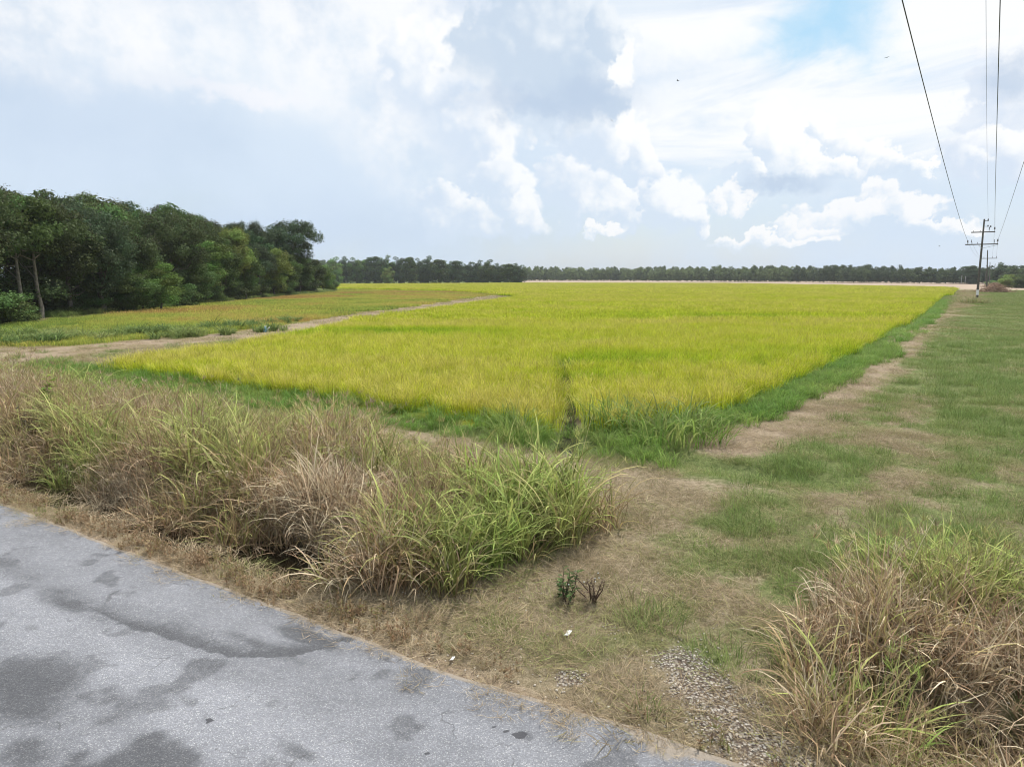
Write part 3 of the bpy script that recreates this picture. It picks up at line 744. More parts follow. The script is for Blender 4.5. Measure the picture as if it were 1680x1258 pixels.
scatter('track_weeds', WEED_P, place_z(x, y), rng.uniform(0, 6.28, n), rng.uniform(.9, 2.0, n), rng.integers(0, 2, n), np.clip(.35 + 1.1 * fbm(x, y, 4) - .15 + 0 * x, 0, 1), mat_weed, 'tall green weeds lining the bare track on the left')

# bright grass at the foot of the crop and around the furrow mouth
def m_edge(x, y):
    s, d = sd_of(x, y)
    fr = ss(d, 14.7, 15.4) * (1 - ss(d, 17.2, 17.6)) * (x < 4) * (x > -24)
    e = distline(x, y, [(1.6, 18.0), (7.6, 21.6), (12.4, 27.5), (20.2, 37.8), (44.5, 73.5), (100, 158)])
    sd_ = (1 - ss(e, .5, 1.4 + .3 * np.sin(x))) * (~m_rice(x, y))
    pud = ss(np.hypot(x - 1.5, (y - 17.5) * .5), .30, .50) * np.maximum(ss(distline(x, y, FURROW), .05, .22), .55 * (y > 18.2))
    return np.maximum(fr, sd_).clip(0, 1) * pud * (1 - ss(fbm(x, y, 1.4), .62, .75) * .7)
EDGE_ST = [(0, (.36, .34, .15)), (.3, (.27, .35, .09)), (.6, (.18, .31, .06)), (1, (.10, .22, .04))]
mat_edge = grass_mat('bright_grass_blades', EDGE_ST, .3, .05, .4)
EDGE_P = [pr_green(41, 50, (.35, .65), (.012, .022)), pr_green(42, 40, (.45, .8), (.014, .028)), pr_green(43, 70, (.2, .4), (.01, .018))]
parts = []
for (y0, y1, dens, sc, seed) in ((14, 42, 8, 1, 10), (42, 130, 1.6, 1.5, 11)):
    x, y, rng = sow((-25, y0, 90, y1), dens, m_edge, seed)
    parts.append((x, y, rng.integers(0, 3, len(x)), rng.random(len(x)), rng.uniform(.65, 1.1, len(x)) * sc))
x, y, ix, rr, sc = [np.concatenate([p[k] for p in parts]) for k in range(5)]
scatter('crop_edge_grass', EDGE_P, place_z(x, y), rr * 6.28, sc, ix, np.clip(.55 + .9 * (fbm(x, y, 2) - .5), 0, 1), mat_edge, 'bright green grass at the foot of the rice crop', zscl=np.where(sc > 1.2, .6, 1.0))

# short mown grass and straw
MOWN_P = []
for k in range(3):
    r = np.random.default_rng(50 + k)
    MOWN_P.append(merge([ribbons(90, .32, (.05, .16), (.005, .010), (.1, 1.0), (.3, 1.4), 3, r, .6), (*ribbons(40, .35, (.08, .2), (.004, .008), (1.1, 1.5), (0, .3), 2, r, .8, z0=.01), -.3)]))
for k in range(2):
    r = np.random.default_rng(60 + k)
    MOWN_P.append(merge([ribbons(110, .36, (.10, .28), (.004, .009), (1.05, 1.5), (-.1, .35), 3, r, 1.0, z0=.02), (*ribbons(30, .3, (.05, .14), (.004, .008), (.2, 1.0), (.3, 1.2), 3, r, .6), .2)]))
for k in range(2):
    r = np.random.default_rng(70 + k)
    MOWN_P.append(merge([ribbons(120, .3, (.14, .34), (.006, .012), (.1, .8), (.4, 1.6), 4, r, .6)]))
for k in range(2):   # wide patches for farther off
    r = np.random.default_rng(80 + k)
    MOWN_P.append(merge([ribbons(170, 1.1, (.08, .22), (.016, .03), (.1, 1.0), (.3, 1.4), 2, r, .6), (*ribbons(60, 1.1, (.15, .3), (.012, .02), (1.1, 1.5), (0, .3), 2, r, .8, z0=.01), -.3)]))
MOWN_ST = [(0, (.50, .41, .28)), (.2, (.36, .27, .17)), (.36, (.31, .28, .13)), (.55, (.30, .305, .125)), (.78, (.25, .30, .10)), (1, (.18, .26, .075))]
mat_mown = grass_mat('mown_grass_blades', MOWN_ST, .3, .05, .3)
def m_mown(x, y):
    s, d = sd_of(x, y)
    k = (d > EDGE + .05) & ~inpoly(x, y, RICE) & ~inpoly(x, y, OLD)
    v = k * (1 - .72 * np.clip(m_dirt(x, y) * 1.1 + .6 * (fbm(x, y, .9) - .5), 0, 1)) * (1 - .9 * m_gravel(x, y)) * (height(x, y) > -.2)
    return v * (1 - .8 * m_tall(x, y)) * (1 - .8 * m_right(x, y))
parts = []
for (bb, dens, kind, seed) in (((-26, 4, 20, 24), 15, 0, 12), ((-40, 23.5, 48, 50), 6, 0, 13), ((-60, 49, 120, 110), 1.1, 1, 14), ((-60, 108, 240, 230), .5, 2, 15)):
    x, y, rng = sow(bb, dens, m_mown, seed)
    g = m_green(x, y) + rng.normal(0, .20, len(x))
    if kind == 0:
        p = rng.random(len(x))
        ix = np.where(g > .80, np.where(p < .5, 5 + (p < .25), (p * 20).astype(int) % 3), np.where(g > .3, np.where(p < .75, (p * 20).astype(int) % 3, 3), np.where(p < .7, 3 + (p < .35), (p * 20).astype(int) % 3)))
        sc = rng.uniform(.7, 1.3, len(x)) * (1 if bb[1] < 10 else 1.3)
    else:
        ix = rng.integers(7, 9, len(x)); sc = rng.uniform(.8, 1.3, len(x)) * (1.0 if kind == 1 else 1.7)
    parts.append((x, y, ix, rng.random(len(x)), sc, .12 + .8 * g))
def m_straw_edge(x, y):
    s, d = sd_of(x, y)
    return ss(d, EDGE - .45, EDGE + .05) ** 2 * (d < EDGE + .3) * (.25 + .9 * ss(fbm(x, y, .8), .4, .6))
x, y, rng = sow((-22, 3.5, 5, 24), 16, m_straw_edge, 18)
parts.append((x, y, rng.integers(3, 5, len(x)), rng.random(len(x)), rng.uniform(.35, .8, len(x)), rng.uniform(0, .25, len(x))))
x, y, ix, rr, sc, vv = [np.concatenate([p[k] for p in parts]) for k in range(6)]
scatter('mown_grass', MOWN_P, place_z(x, y) + np.stack([x * 0, x * 0, .055 * (sd_of(x, y)[1] < EDGE + .02)], 1), rr * 6.28, sc, ix, np.clip(vv, 0, 1), mat_mown, 'short mown grass and straw on the verge and lane')

# small reddish weeds on the road shoulder
def pr_verge(seed):
    r = np.random.default_rng(seed); out = []
    for i in range(9):
        v, f, t, q = ribbons(9, .01, (.03, .08), (.010, .02), (.3, 1.3), (0, 1.0), 2, r, .5)
        h = r.uniform(.04, .26); o = r.uniform(-.18, .18, 2)
        for z in (h, h * .6):
            out.append((v * (1 if z == h else 1.2) + [o[0], o[1], z], f, t, q, r.uniform(-.2, .2)))
        sv = ribbons(2, .006, (h, h * 1.1), (.005, .008), (0, .15), (0, .15), 2, r, .1)
        sv = (sv[0] + [o[0], o[1], 0], *sv[1:])
        out.append((*sv, -.2))
    return merge(out)
VERGE_P = [pr_verge(91), pr_verge(92), pr_verge(93)]
VERGE_ST = [(0, (.42, .32, .2)), (.35, (.27, .17, .10)), (.55, (.30, .26, .12)), (.8, (.22, .28, .10)), (1, (.15, .24, .07))]
mat_verge = grass_mat('verge_weed_leaves', VERGE_ST, .3, 0, .3)
def m_verge(x, y):
    s, d = sd_of(x, y); w = fbm(x, y, .7) - .5
    return ss(d, EDGE - .02 + w * .35, EDGE + .2 + w * .3) * (1 - ss(d, 6.05, 6.4)) * ((s < -5.2) + .18 * (s >= -5.2)) * (.35 + fbm(x, y, .6))
x, y, rng = sow((-45, 3, 6, 40), 26, m_verge, 16)
n = len(x)
scatter('verge_weeds', VERGE_P, place_z(x, y), rng.uniform(0, 6.28, n), rng.uniform(.5, 1.0, n), rng.integers(0, 3, n), np.clip(.42 + 1.2 * (fbm(x, y, 1.1) - .5), 0, 1), mat_verge, 'low reddish and green weeds along the road edge')

# gravel stones
def pr_stone(seed, r=.02):
    import bmesh
    bm = bmesh.new(); bmesh.ops.create_icosphere(bm, subdivisions=1, radius=r)
    q = np.random.default_rng(seed); V = np.array([v.co[:] for v in bm.verts]) * [1, .8, .55] * q.uniform(.75, 1.2, (12 if len(bm.verts) == 12 else len(bm.verts), 1))
    Fq = np.array([[v.index for v in f.verts] for f in bm.faces]); bm.free()
    return V, Fq, np.zeros(len(V)), np.full(len(V), .5)
m_, t_, o_ = new_mat('gravel_stones')
pp_ = t_.new('ShaderNodeBsdfPrincipled'); pp_.inputs['Roughness'].default_value = .9
t_.l.new(t_.ramp(t_.attr('var', 'INSTANCER'), [(0, (.30, .26, .21)), (.4, (.48, .42, .35)), (.8, (.62, .57, .49)), (1, (.75, .72, .66))]), pp_.inputs[0]); t_.l.new(pp_.outputs[0], o_.inputs[0])
def m_stones(x, y):
    s, d = sd_of(x, y)
    return (m_gravel(x, y) ** 1.3 * .75 + .03 * (s > -7) * (d < 9) + .05 * (d < EDGE + .5) ).clip(0, 1) * (d > EDGE - .25)
x, y, rng = sow((-8, 4, 8, 13), 900, m_stones, 17)
n = len(x)
scatter('gravel', [pr_stone(1), pr_stone(2), pr_stone(3)], place_z(x, y, .008), rng.uniform(0, 6.28, n), rng.uniform(.2, 1.05, n) ** 1.7, rng.integers(0, 3, n), rng.random(n) * .8, m_, 'pale crushed stones scattered at the crossing')

# ------------------------------------------------------------------ trees
def tube_np(pts, rads, sides=7):
    pts = np.array(pts, float); n = len(pts); V = []
    for i in range(n):
        a = pts[min(i + 1, n - 1)] - pts[max(i - 1, 0)]; a = a / (np.linalg.norm(a) + 1e-9)
        u = np.cross(a, [0.13, .99, .07]); u /= np.linalg.norm(u) + 1e-9; w = np.cross(a, u)
        for k in range(sides):
            th = 6.2832 * k / sides; V.append(pts[i] + rads[i] * (math.cos(th) * u + math.sin(th) * w))
    Fq = [[i * sides + k, i * sides + (k + 1) % sides, (i + 1) * sides + (k + 1) % sides, (i + 1) * sides + k] for i in range(n - 1) for k in range(sides)]
    return np.array(V), np.array(Fq)
def join_np(parts):
    V, Fq, off = [], [], 0
    for v, f in parts: V.append(v); Fq.append(f + off); off += len(v)
    return np.concatenate(V), np.concatenate(Fq)
def leaves_np(cent, rad, n, size, rng, flat=.75, shell=.55, out=.55):
    """n leaf sized faces in a clump round cent"""
    dr = rng.normal(0, 1, (n, 3)); dr /= np.linalg.norm(dr, axis=1)[:, None]
    rr = rad * (shell + (1 - shell) * rng.random(n) ** .7) * (1 + .18 * rng.normal(0, 1, n))
    p = cent + dr * rr[:, None] * [1, 1, flat]
    nrm = dr * out + rng.normal(0, .55, (n, 3)) + [0, 0, .35]; nrm /= np.linalg.norm(nrm, axis=1)[:, None]
    t = np.cross(nrm, rng.normal(0, 1, (n, 3))); t /= np.linalg.norm(t, axis=1)[:, None]; b = np.cross(nrm, t)
    s = size * rng.uniform(.6, 1.35, n)[:, None]
    V = np.stack([p - t * s * .5, p + b * s * .32 + nrm * s * .08, p + t * s * .5, p - b * s * .32 + nrm * s * .08], 1).reshape(-1, 3)
    return V
def crown_np(Ht, R, zb, nb, nl, size, seed, blob=.27, open_=0.0, top=1.0, flat=.72, low=.35):
    """clumps through an uneven ellipsoid; returns leaves (V,F,r,s) and the clump centres"""
    rng = np.random.default_rng(seed); zc = (Ht + zb) / 2; rz_ = (Ht - zb) / 2
    C, RB = [], []
    lob = rng.uniform(.78, 1.12, 7)
    k = 0
    while len(C) < nb and k < 5000:
        k += 1
        d = rng.normal(0, 1, 3); d /= np.linalg.norm(d)
        if d[2] < -.55 and rng.random() > low: continue
        az = math.atan2(d[1], d[0]); lf = lob[int((az + 3.1416) / 6.2833 * 6.99)] 
        q = rng.uniform(.45, .86) if rng.random() < .8 else rng.uniform(.1, .5)
        rb = R * blob * rng.uniform(.65, 1.25)
        c = np.array([d[0] * R * q * lf, d[1] * R * q * lf, zc + d[2] * rz_ * q * (lf if d[2] > 0 else 1) * top])
        if open_ > 0 and any(np.linalg.norm(c - o) < open_ * (rb + r2) for o, r2 in zip(C, RB)): continue
        C.append(c); RB.append(rb)
    V, S = [], []
    tot = sum(r ** 2 for r in RB)
    for c, rb in zip(C, RB):
        m = max(12, int(nl * rb ** 2 / tot))
        V.append(leaves_np(c, rb, m, size, rng, flat)); S.append(np.full(m * 4, rng.random()))
    V = np.concatenate(V); n = len(V) // 4
    Fq = np.arange(n * 4).reshape(n, 4)
    return V, Fq, np.repeat(rng.random(n), 4), np.concatenate(S), C, RB
def wood_np(Ht, zb, C, RB, seed, r0, lean=(0, 0), fork=1, nlimb=16):
    rng = np.random.default_rng(seed + 5); parts = []
    top = np.array([lean[0], lean[1], zb + (Ht - zb) * .62])
    P = [np.array([0, 0, -.3])] + [np.array([top[0] * q + rng.normal(0, .12), top[1] * q + rng.normal(0, .12), top[2] * q]) for q in (.12, .3, .5, .75, 1)]
    parts.append(tube_np(P, [r0 * 1.5, r0 * 1.05, r0 * .9, r0 * .75, r0 * .45, r0 * .15]))
    order = np.argsort([c[2] for c in C]); sel = order[np.linspace(0, len(order) - 1, min(nlimb, len(order))).astype(int)]
    for i in sel:
        c = C[i]; q = min(.9, max(.3, (c[2] - .25 * (Ht - zb)) / top[2]))
        s = top * q; mid = s * .5 + c * .5 + [0, 0, -.08 * Ht * rng.random()] + rng.normal(0, .25, 3)
        rr = r0 * (.55 - .3 * q)
        parts.append(tube_np([s, s * .7 + mid * .3, mid, c * .8 + mid * .2, c + (c - mid) * .15], [rr, rr * .8, rr * .55, rr * .3, rr * .12], 5))
    return join_np(parts)
def crown_mat(name):
    m, t, out = new_mat(name)
    oi = t.new('ShaderNodeObjectInfo'); r = t.attr('r'); s = t.attr('s')
    hv = t.new('ShaderNodeHueSaturation'); t.l.new(oi.outputs['Color'], hv.inputs['Color'])
    t.l.new(t.m('MULTIPLY_ADD', s, .06, .47), hv.inputs['Hue'])
    t.l.new(t.m('ADD', t.m('MULTIPLY_ADD', s, 1.0, .28), t.m('MULTIPLY', r, .6)), hv.inputs['Value'])
    hv.inputs['Saturation'].default_value = 1.0
    leaf_shader(t, out, hv.outputs[0], .28, .6, .12)
    return m
MC = crown_mat('crown_leaves')
BARK = plain_mat('grey_bark', (.20, .175, .145), .9, 0, .35, 3)
BARKD = plain_mat('dark_bark', (.10, .085, .07), .9, 0, .35, 3)
KINDS = {}
def make_kind(key, Ht, R, zb, nb, nl, size, seed, r0=.28, bark=None, **kw):
    V, Fq, r, s, C, RB = crown_np(Ht, R, zb, nb, nl, size, seed, **kw)
    kz = Ht / np.percentile(V[:, 2], 99.9); V[:, 2] *= kz; C = [c * [1, 1, kz] for c in C]
    cm = mesh_np(key + '_crown', V, Fq, [MC], {'r': r, 's': s})
    WV, WF = wood_np(Ht, zb, C, RB, seed, r0)
    tm = mesh_np(key + '_trunk', WV, WF, [bark or BARKD], None, True)
    KINDS[key] = (cm, tm, Ht, R)
make_kind('oak_a', 15, 6.4, 2.0, 95, 21000, .34, 1, .34, blob=.23)
make_kind('oak_b', 15, 5.6, 1.2, 90, 20000, .33, 2, .30, blob=.23)
make_kind('oak_c', 15, 7.0, 3.5, 58, 19000, .34, 3, .36, blob=.24)
make_kind('slim', 15, 4.2, 1.5, 46, 15000, .32, 4, .24, blob=.32)
make_kind('open_oak', 15, 7.6, 6.5, 44, 13000, .34, 5, .34, blob=.18, open_=.62)
make_kind('bush_tree', 10, 4.4, .0, 46, 15000, .27, 6, .16, low=1, blob=.30)
make_kind('thicket', 6, 3.6, -.6, 40, 12000, .24, 7, .10, low=1, blob=.32)
make_kind('pale_trunk', 15, 5.8, 5.2, 50, 13000, .33, 8, .26, BARK, blob=.22)
def tree(name, kind, x, y, Ht, width, tint, label, group=None, rz=None, rng=RNG, cat='tree'):
    cm, tm, h0, r0 = KINDS[kind]
    z = float(height(np.array([x]), np.array([y]))[0])
    e = empty(name, (x, y, z), rng.uniform(0, 6.28) if rz is None else rz, label, cat, group)
    e.scale = (width / r0, width / r0, Ht / h0)
    c = link('crown', cm, e); c.color = (*tint, 1)
    link('trunk', tm, e)
    return e
DK, MD, LT, YL, BL = (.070, .092, .034), (.090, .135, .040), (.130, .200, .045), (.185, .225, .055), (.066, .094, .046)
def xat(px, y, py=470):
    a = (px - 840) / F; b = -(py - 629) / F
    return y * a / (math.cos(TH) + math.sin(TH) * b)
# front edge of the left wood: photo column, depth, skyline row, half width, kind, tint, words
FRONT = [
    (-70, 62, 285, 5.5, 'oak_a', DK, 'broad dark tree cut by the left border of the photo'),
    (34, 71, 315, 4.6, 'pale_trunk', MD, 'tree with the palest bare grey trunk near the left border of the photo'),
    (62, 74, 322, 4.8, 'pale_trunk', DK, 'thinner grey trunked tree just right of the palest trunk'),
    (112, 80, 338, 5.0, 'oak_b', DK, 'dark leafy tree right of the two grey trunks at the wood edge'),
    (165, 84, 345, 5.0, 'oak_a', BL, 'very dark rounded tree with low crown in the near part of the wood'),
    (205, 92, 362, 5.0, 'oak_c', DK, 'dark tree just left of the bright green shrubby trees'),
    (232, 93, 395, 3.2, 'bush_tree', LT, 'bright green narrow tree rising above the light bushes of the wood edge'),
    (218, 88, 440, 3.6, 'bush_tree', MD, 'lowest light green bushy tree at the front of the near wood'),
    (262, 92, 432, 3.6, 'bush_tree', LT, 'yellow tipped bushy tree bulging towards the field, left of the middle of the wood'),
    (285, 108, 352, 5.4, 'oak_a', DK, 'tall dense dark tree over the middle of the left wood'),
    (322, 112, 420, 3.6, 'bush_tree', MD, 'mid green bushy tree at the foot of the dense dark one'),
    (340, 118, 395, 4.0, 'slim', LT, 'slender fresh green tree in the middle of the wood edge'),
    (362, 126, 385, 4.6, 'oak_b', MD, 'mid green tree right of the slender fresh green one'),
    (385, 134, 372, 4.8, 'oak_b', YL, 'tree with yellowish crown top in the far half of the wood'),
    (402, 138, 405, 4.2, 'bush_tree', MD, 'rounded green tree below the yellowish crown'),
    (425, 150, 398, 5.0, 'oak_c', BL, 'dark tree with bare forked limbs showing below its crown'),
    (448, 158, 408, 5.0, 'bush_tree', YL, 'pale green domed tree below the airy oak'),
    (472, 168, 415, 4.6, 'oak_b', MD, 'leafy tree right of the pale green dome'),
    (492, 180, 418, 4.8, 'oak_b', MD, 'upright green tree second from the far end of the wood'),
    (515, 196, 424, 4.8, 'oak_b', DK, 'darker tree standing just behind the bright tree at the far end'),
    (530, 214, 436, 4.8, 'bush_tree', LT, 'bright green rounded tree at the far end of the left wood')]
for (px, y, py, w, k, tint, lab) in FRONT:
    x = xat(px, y); tree('edge_tree', k, x, y, max(4.0, ztop(py, y)), w, tint, lab, 'trees along the edge of the left wood')
tree('airy_oak', 'open_oak', xat(470, 176), 178, ztop(360, 178), 9.8, BL, 'tall airy oak with sky showing through its crown at the far end of the wood', None, cat='tree')
tree('airy_oak', 'open_oak', xat(408, 166), 168, ztop(364, 168), 7.4, BL, 'smaller airy oak with broken skyline left of the tallest airy one', None, 1.2, cat='tree')
rg = np.random.default_rng(77)
FREE = {0: list(FRONT), 1: list(FRONT)}
SKY = [(-400, 250), (-100, 285), (0, 300), (25, 302), (70, 318), (110, 308), (160, 318), (200, 332), (250, 340), (300, 334), (335, 345), (350, 366), (400, 372), (470, 385), (520, 408), (545, 432)]
def skyrow(px): return float(np.interp(px, [a for a, b in SKY], [b for a, b in SKY]))
for row, (back, y0, y1, step) in enumerate(((8, 44, 205, 10.0), (17, 42, 215, 10.5), (28, 40, 220, 12), (41, 44, 220, 15))):
    y = y0
    while y < y1:
        xb = np.interp(y, [40, 66, 100, 143, 219], [-44, -49.5, -52.5, -56, -57.5]) - back + rg.uniform(-2, 2)
        px = 840 + F * xb / (y * .988)
        h = ztop(skyrow(px) + rg.uniform(-3, 16) + (4 if row == 0 else 0), y)
        if px > 505: h = min(h, ztop(424, y))
        h = float(np.clip(h, 8, 21))
        k = ['oak_a', 'oak_b', 'oak_c', 'slim', 'oak_a'][int(rg.integers(0, 5))]
        tint = [DK, DK, MD, BL, DK][int(rg.integers(0, 5))]
        lab = 'dark green tree deep inside the left wood, hidden but for scraps of crown'; grp = 'trees deep inside the left wood'
        if row < 2 and -60 < px and FREE[row]:
            q = min(FREE[row], key=lambda r_: abs(r_[0] - px)); FREE[row].remove(q)
            short = q[6].split(',')[0]; short = ' '.join(short.split()[:10])
            lab = ('crown close behind the ' if row == 0 else 'farther crown on the skyline behind the ') + short
            lab = ' '.join(lab.split()[:16])
        if px > -520: tree('wood_tree', k, xb, y, h, rg.uniform(5, 7.0), tuple(c * rg.uniform(.85, 1.15) for c in tint), lab, grp, rg.uniform(0, 6.28), rg)
        if row < 2 and px > -520:
            tree('understorey_shrub', 'thicket', xb + 4 + rg.uniform(-1, 1), y + rg.uniform(-3, 3), rg.uniform(4, 6.5), rg.uniform(4.2, 5.6), DK, 'shadowed shrub filling the dark gaps between the trunks of the left wood', 'understorey of the left wood', None, rg, 'shrub')
        y += step * rg.uniform(.8, 1.2)
for (px, y, hh, w, tint, lab) in ((10, 66, 3.0, 3.4, MD, 'low dark green bush at the near foot of the left wood'), (-60, 60, 4.2, 4, MD, 'bush beside the left border of the photo'),
                                  (100, 80, 2.4, 2.6, DK, 'small shadowed bush under the dark trees left of the middle bushes'), (142, 84, 2.8, 2.6, MD, 'loose small bush at the wood foot below the very dark tree'),
                                  (180, 88, 2.6, 2.6, DK, 'dark bush left of the light green bushy trees'), (300, 104, 3.6, 3, MD, 'bush between the bulging yellow tipped tree and the slender tree'),
                                  (345, 120, 4.0, 3.2, MD, 'bush below the slender fresh green tree'), (380, 132, 4.0, 3.4, DK, 'bush under the tree with yellowish top'),
                                  (418, 147, 4.5, 3.4, DK, 'bush at the foot of the bare forked limbs'), (462, 164, 4.6, 3.6, MD, 'bush below the pale green dome'),
                                  (505, 188, 5, 3.8, DK, 'bush near the far end of the left wood'), (545, 222, 4.2, 2.4, MD, 'last small bush at the far tip of the left wood')):
    tree('bush', 'thicket', xat(px, y), y, hh, w, tint, lab, 'bushes at the foot of the left wood', None, RNG, 'bush')
# middle distance line of trees beyond the rice
KINDS['far_oak'] = None
make_kind('far_oak', 20, 8.0, -4, 85, 9500, .75, 31, .5, low=1, blob=.25)
make_kind('far_slim', 20, 5.6, -5, 75, 8000, .72, 32, .4, low=1, blob=.30)
MID = [(548, 424, 9, 'far_oak', LT, 'lowest paler tree behind the tip of the left wood'), (566, 423, 8, 'far_oak', BL, 'first dark tree of the distant row, right of the wood tip'),
       (585, 425, 7.5, 'far_oak', MD, 'greyish green tree second in the distant row'), (602, 428, 7, 'far_slim', LT, 'paler green tree in the gap near the left end of the distant row'),
       (615, 423, 8, 'far_slim', BL, 'dark upright tree left of the small light bush'), (637, 440, 5.2, 'far_oak', YL, 'small light green domed tree in front of the distant row'),
       (633, 421, 8, 'far_oak', MD, 'tree rising directly behind the small light dome'), (655, 424, 8.5, 'far_oak', BL, 'broad dark tree right of the small light dome'),
       (673, 424, 7, 'far_slim', DK, 'narrow dark tree left of the gap with bare trunks'), (690, 426, 6.6, 'far_oak', BL, 'rounded tree over the gap with bare trunks'),
       (703, 422, 9, 'far_oak', BL, 'highest broad tree in the centre of the distant row'), (722, 428, 7.5, 'far_slim', DK, 'dark tree right of the highest broad one'),
       (736, 431, 7, 'far_oak', MD, 'lower greener tree past the centre of the distant row'), (751, 430, 6.5, 'far_slim', BL, 'pointed dark tree past the centre of the distant row'),
       (768, 432, 7.5, 'far_oak', BL, 'round dark tree before the right cluster of the distant row'), (783, 429, 8.5, 'far_oak', BL, 'left of the two big round trees in the right cluster'),
       (801, 428, 8.5, 'far_oak', DK, 'right of the two big round trees in the right cluster'), (818, 434, 7.5, 'far_oak', BL, 'slightly lower tree left of the last trees in the row'),
       (833, 435, 7.0, 'far_slim', DK, 'last but one tree at the right end of the distant row'), (850, 434, 7.5, 'far_oak', BL, 'lone rounded tree closing the right end of the distant row')]
for i, (px, py, w, k, tint, lab) in enumerate(MID):
    y = 530 + rg.uniform(-12, 16) - (30 if py == 440 else 0)
    tree('distant_tree', k, xat(px, y), y, ztop(py - 2, y), w * 1.12, tint, lab, 'row of distant trees beyond the rice', rg.uniform(0, 6), rg)
# far wood: one mass on the horizon
FARP = []
for sd_k in (41, 42, 43):
    V, Fq, r, s, C, RB = crown_np(15, 6.5, -.5, 34, 1700, 1.05, sd_k, low=1.0)
    FARP.append((V, Fq, s, r))
m_, t_, o_ = new_mat('far_leaves')
var, r_, tt_ = t_.attr('var', 'INSTANCER'), t_.attr('r'), t_.attr('t')
fc = t_.ramp(var, [(0, (.055, .08, .04)), (.5, (.085, .12, .05)), (1, (.18, .23, .09))])
hv = t_.new('ShaderNodeHueSaturation'); t_.l.new(fc, hv.inputs['Color']); t_.l.new(t_.m('ADD', t_.m('MULTIPLY_ADD', tt_, .7, .4), t_.m('MULTIPLY', r_, .5)), hv.inputs['Value'])
leaf_shader(t_, o_, hv.outputs[0], .25)
line = [(450, 640, 422), (700, 780, 434), (862, 830, 437), (1000, 800, 438), (1100, 740, 437), (1250, 640, 436), (1400, 540, 433), (1500, 490, 436), (1560, 470, 437), (1600, 462, 436), (1660, 455, 434), (1760, 430, 428), (1900, 400, 425), (2200, 360, 420)]
fx, fy, fs, fv = [], [], [], []
for row in range(4):
    q = 300 if row == 0 else 450
    while q < 2250:
        y0 = float(np.interp(q, [a for a, _, _ in line], [b for _, b, _ in line])); yr = y0 + row * 11 + rg.uniform(-3, 3)
        top = float(np.interp(q, [a for a, _, _ in line], [c for _, _, c in line])) + rg.uniform(-1.5, 3.5) + (5 if row == 0 and rg.random() < .6 else 0)
        fx.append(xat(q, yr)); fy.append(yr); fs.append(max(.45, ztop(top, yr) / 15 * rg.uniform(.9, 1.06)))
        light = .75 if 862 < q < 1300 else .22  # paler leaf colour paints the sunlit stretch of the far wood
        fv.append(light + rg.normal(0, .18) - (.2 if row > 1 else 0)); q += rg.uniform(5, 8.5) * 1.15 * (1 if y0 > 600 else 1.5)
fx, fy, fs, fv = map(np.array, (fx, fy, fs, fv))
scatter('far_woods', FARP, np.stack([fx, fy, fx * 0 - .2], 1), rg.uniform(0, 6.28, len(fx)), fs, rg.integers(0, 3, len(fx)), fv.clip(0, 1), m_, 'long far off wood closing the horizon behind the fields', cat='wood')
# right hand corner: trees, bushes and brush beyond the second pole
for (px, py, y, w, k, tint, lab) in ((1640, 431, 400, 7, 'far_oak', BL, 'round topped dark tree right of the poles on the horizon'), (1660, 436, 380, 7, 'far_oak', DK, 'dark tree behind the bright bush at the right border'),
                                     (1684, 438, 360, 7, 'far_oak', DK, 'dark tree cut by the right border on the horizon'), (1712, 434, 350, 8, 'far_oak', DK, 'dark tree just outside the right border'),
                                     (1590, 436, 452, 7, 'far_slim', BL, 'tree on the horizon just left of the leaning pole')):
    tree('horizon_tree', k, xat(px, y), y, ztop(py, y), w, tint, lab, 'trees on the horizon near the poles', rg.uniform(0, 6), rg)
for (px, py, y, w, tint, lab) in ((1654, 450, 300, 4.6, YL, 'bright yellow green bush at the right end of the horizon'), (1676, 449, 285, 4.8, DK, 'large dark bush beside the bright one at the right border'),
                                  (1700, 447, 280, 5, DK, 'dark bush half outside the right border'), (1628, 460, 330, 4.0, LT, 'low bright green mound of leaves behind the brush pile'), (1643, 462, 322, 4.0, LT, 'low green mound left of the bright bush')):
    tree('bush', 'thicket', xat(px, y), y, ztop(py, y), w, tint, lab, 'bushes at the right end of the horizon', None, RNG, 'bush')

# ------------------------------------------------------------------ poles and wires
WOODP = plain_mat('weathered_pole_wood', (.105, .088, .078), .85, 0, .3, 2)
METAL = plain_mat('galvanised_steel', (.42, .43, .44), .5, .6)
GLASSM = plain_mat('dark_porcelain', (.07, .055, .05), .25)
WHITE = plain_mat('white_paint', (.75, .75, .72), .6, 0, .1, 6)
WIREM = plain_mat('aged_wire', (.06, .062, .065), .6, .2)
def box_np(c, ax, ay, az_):
    c, ax, ay, az_ = map(np.array, (c, ax, ay, az_))
    V = np.array([c + i * ax + j * ay + k * az_ for i in (-1, 1) for j in (-1, 1) for k in (-1, 1)])
    return V, np.array([[0, 1, 3, 2], [4, 6, 7, 5], [0, 4, 5, 1], [2, 3, 7, 6], [0, 2, 6, 4], [1, 5, 7, 3]])
def lathe_np(base, axis_, prof, sides=8):
    base, axis_ = np.array(base, float), np.array(axis_, float)
    return tube_np([base + axis_ * z for z, r in prof], [r for z, r in prof], sides)
LX, LY = 0.828, -0.56                  # unit vector along the crossarms, square to the line of poles
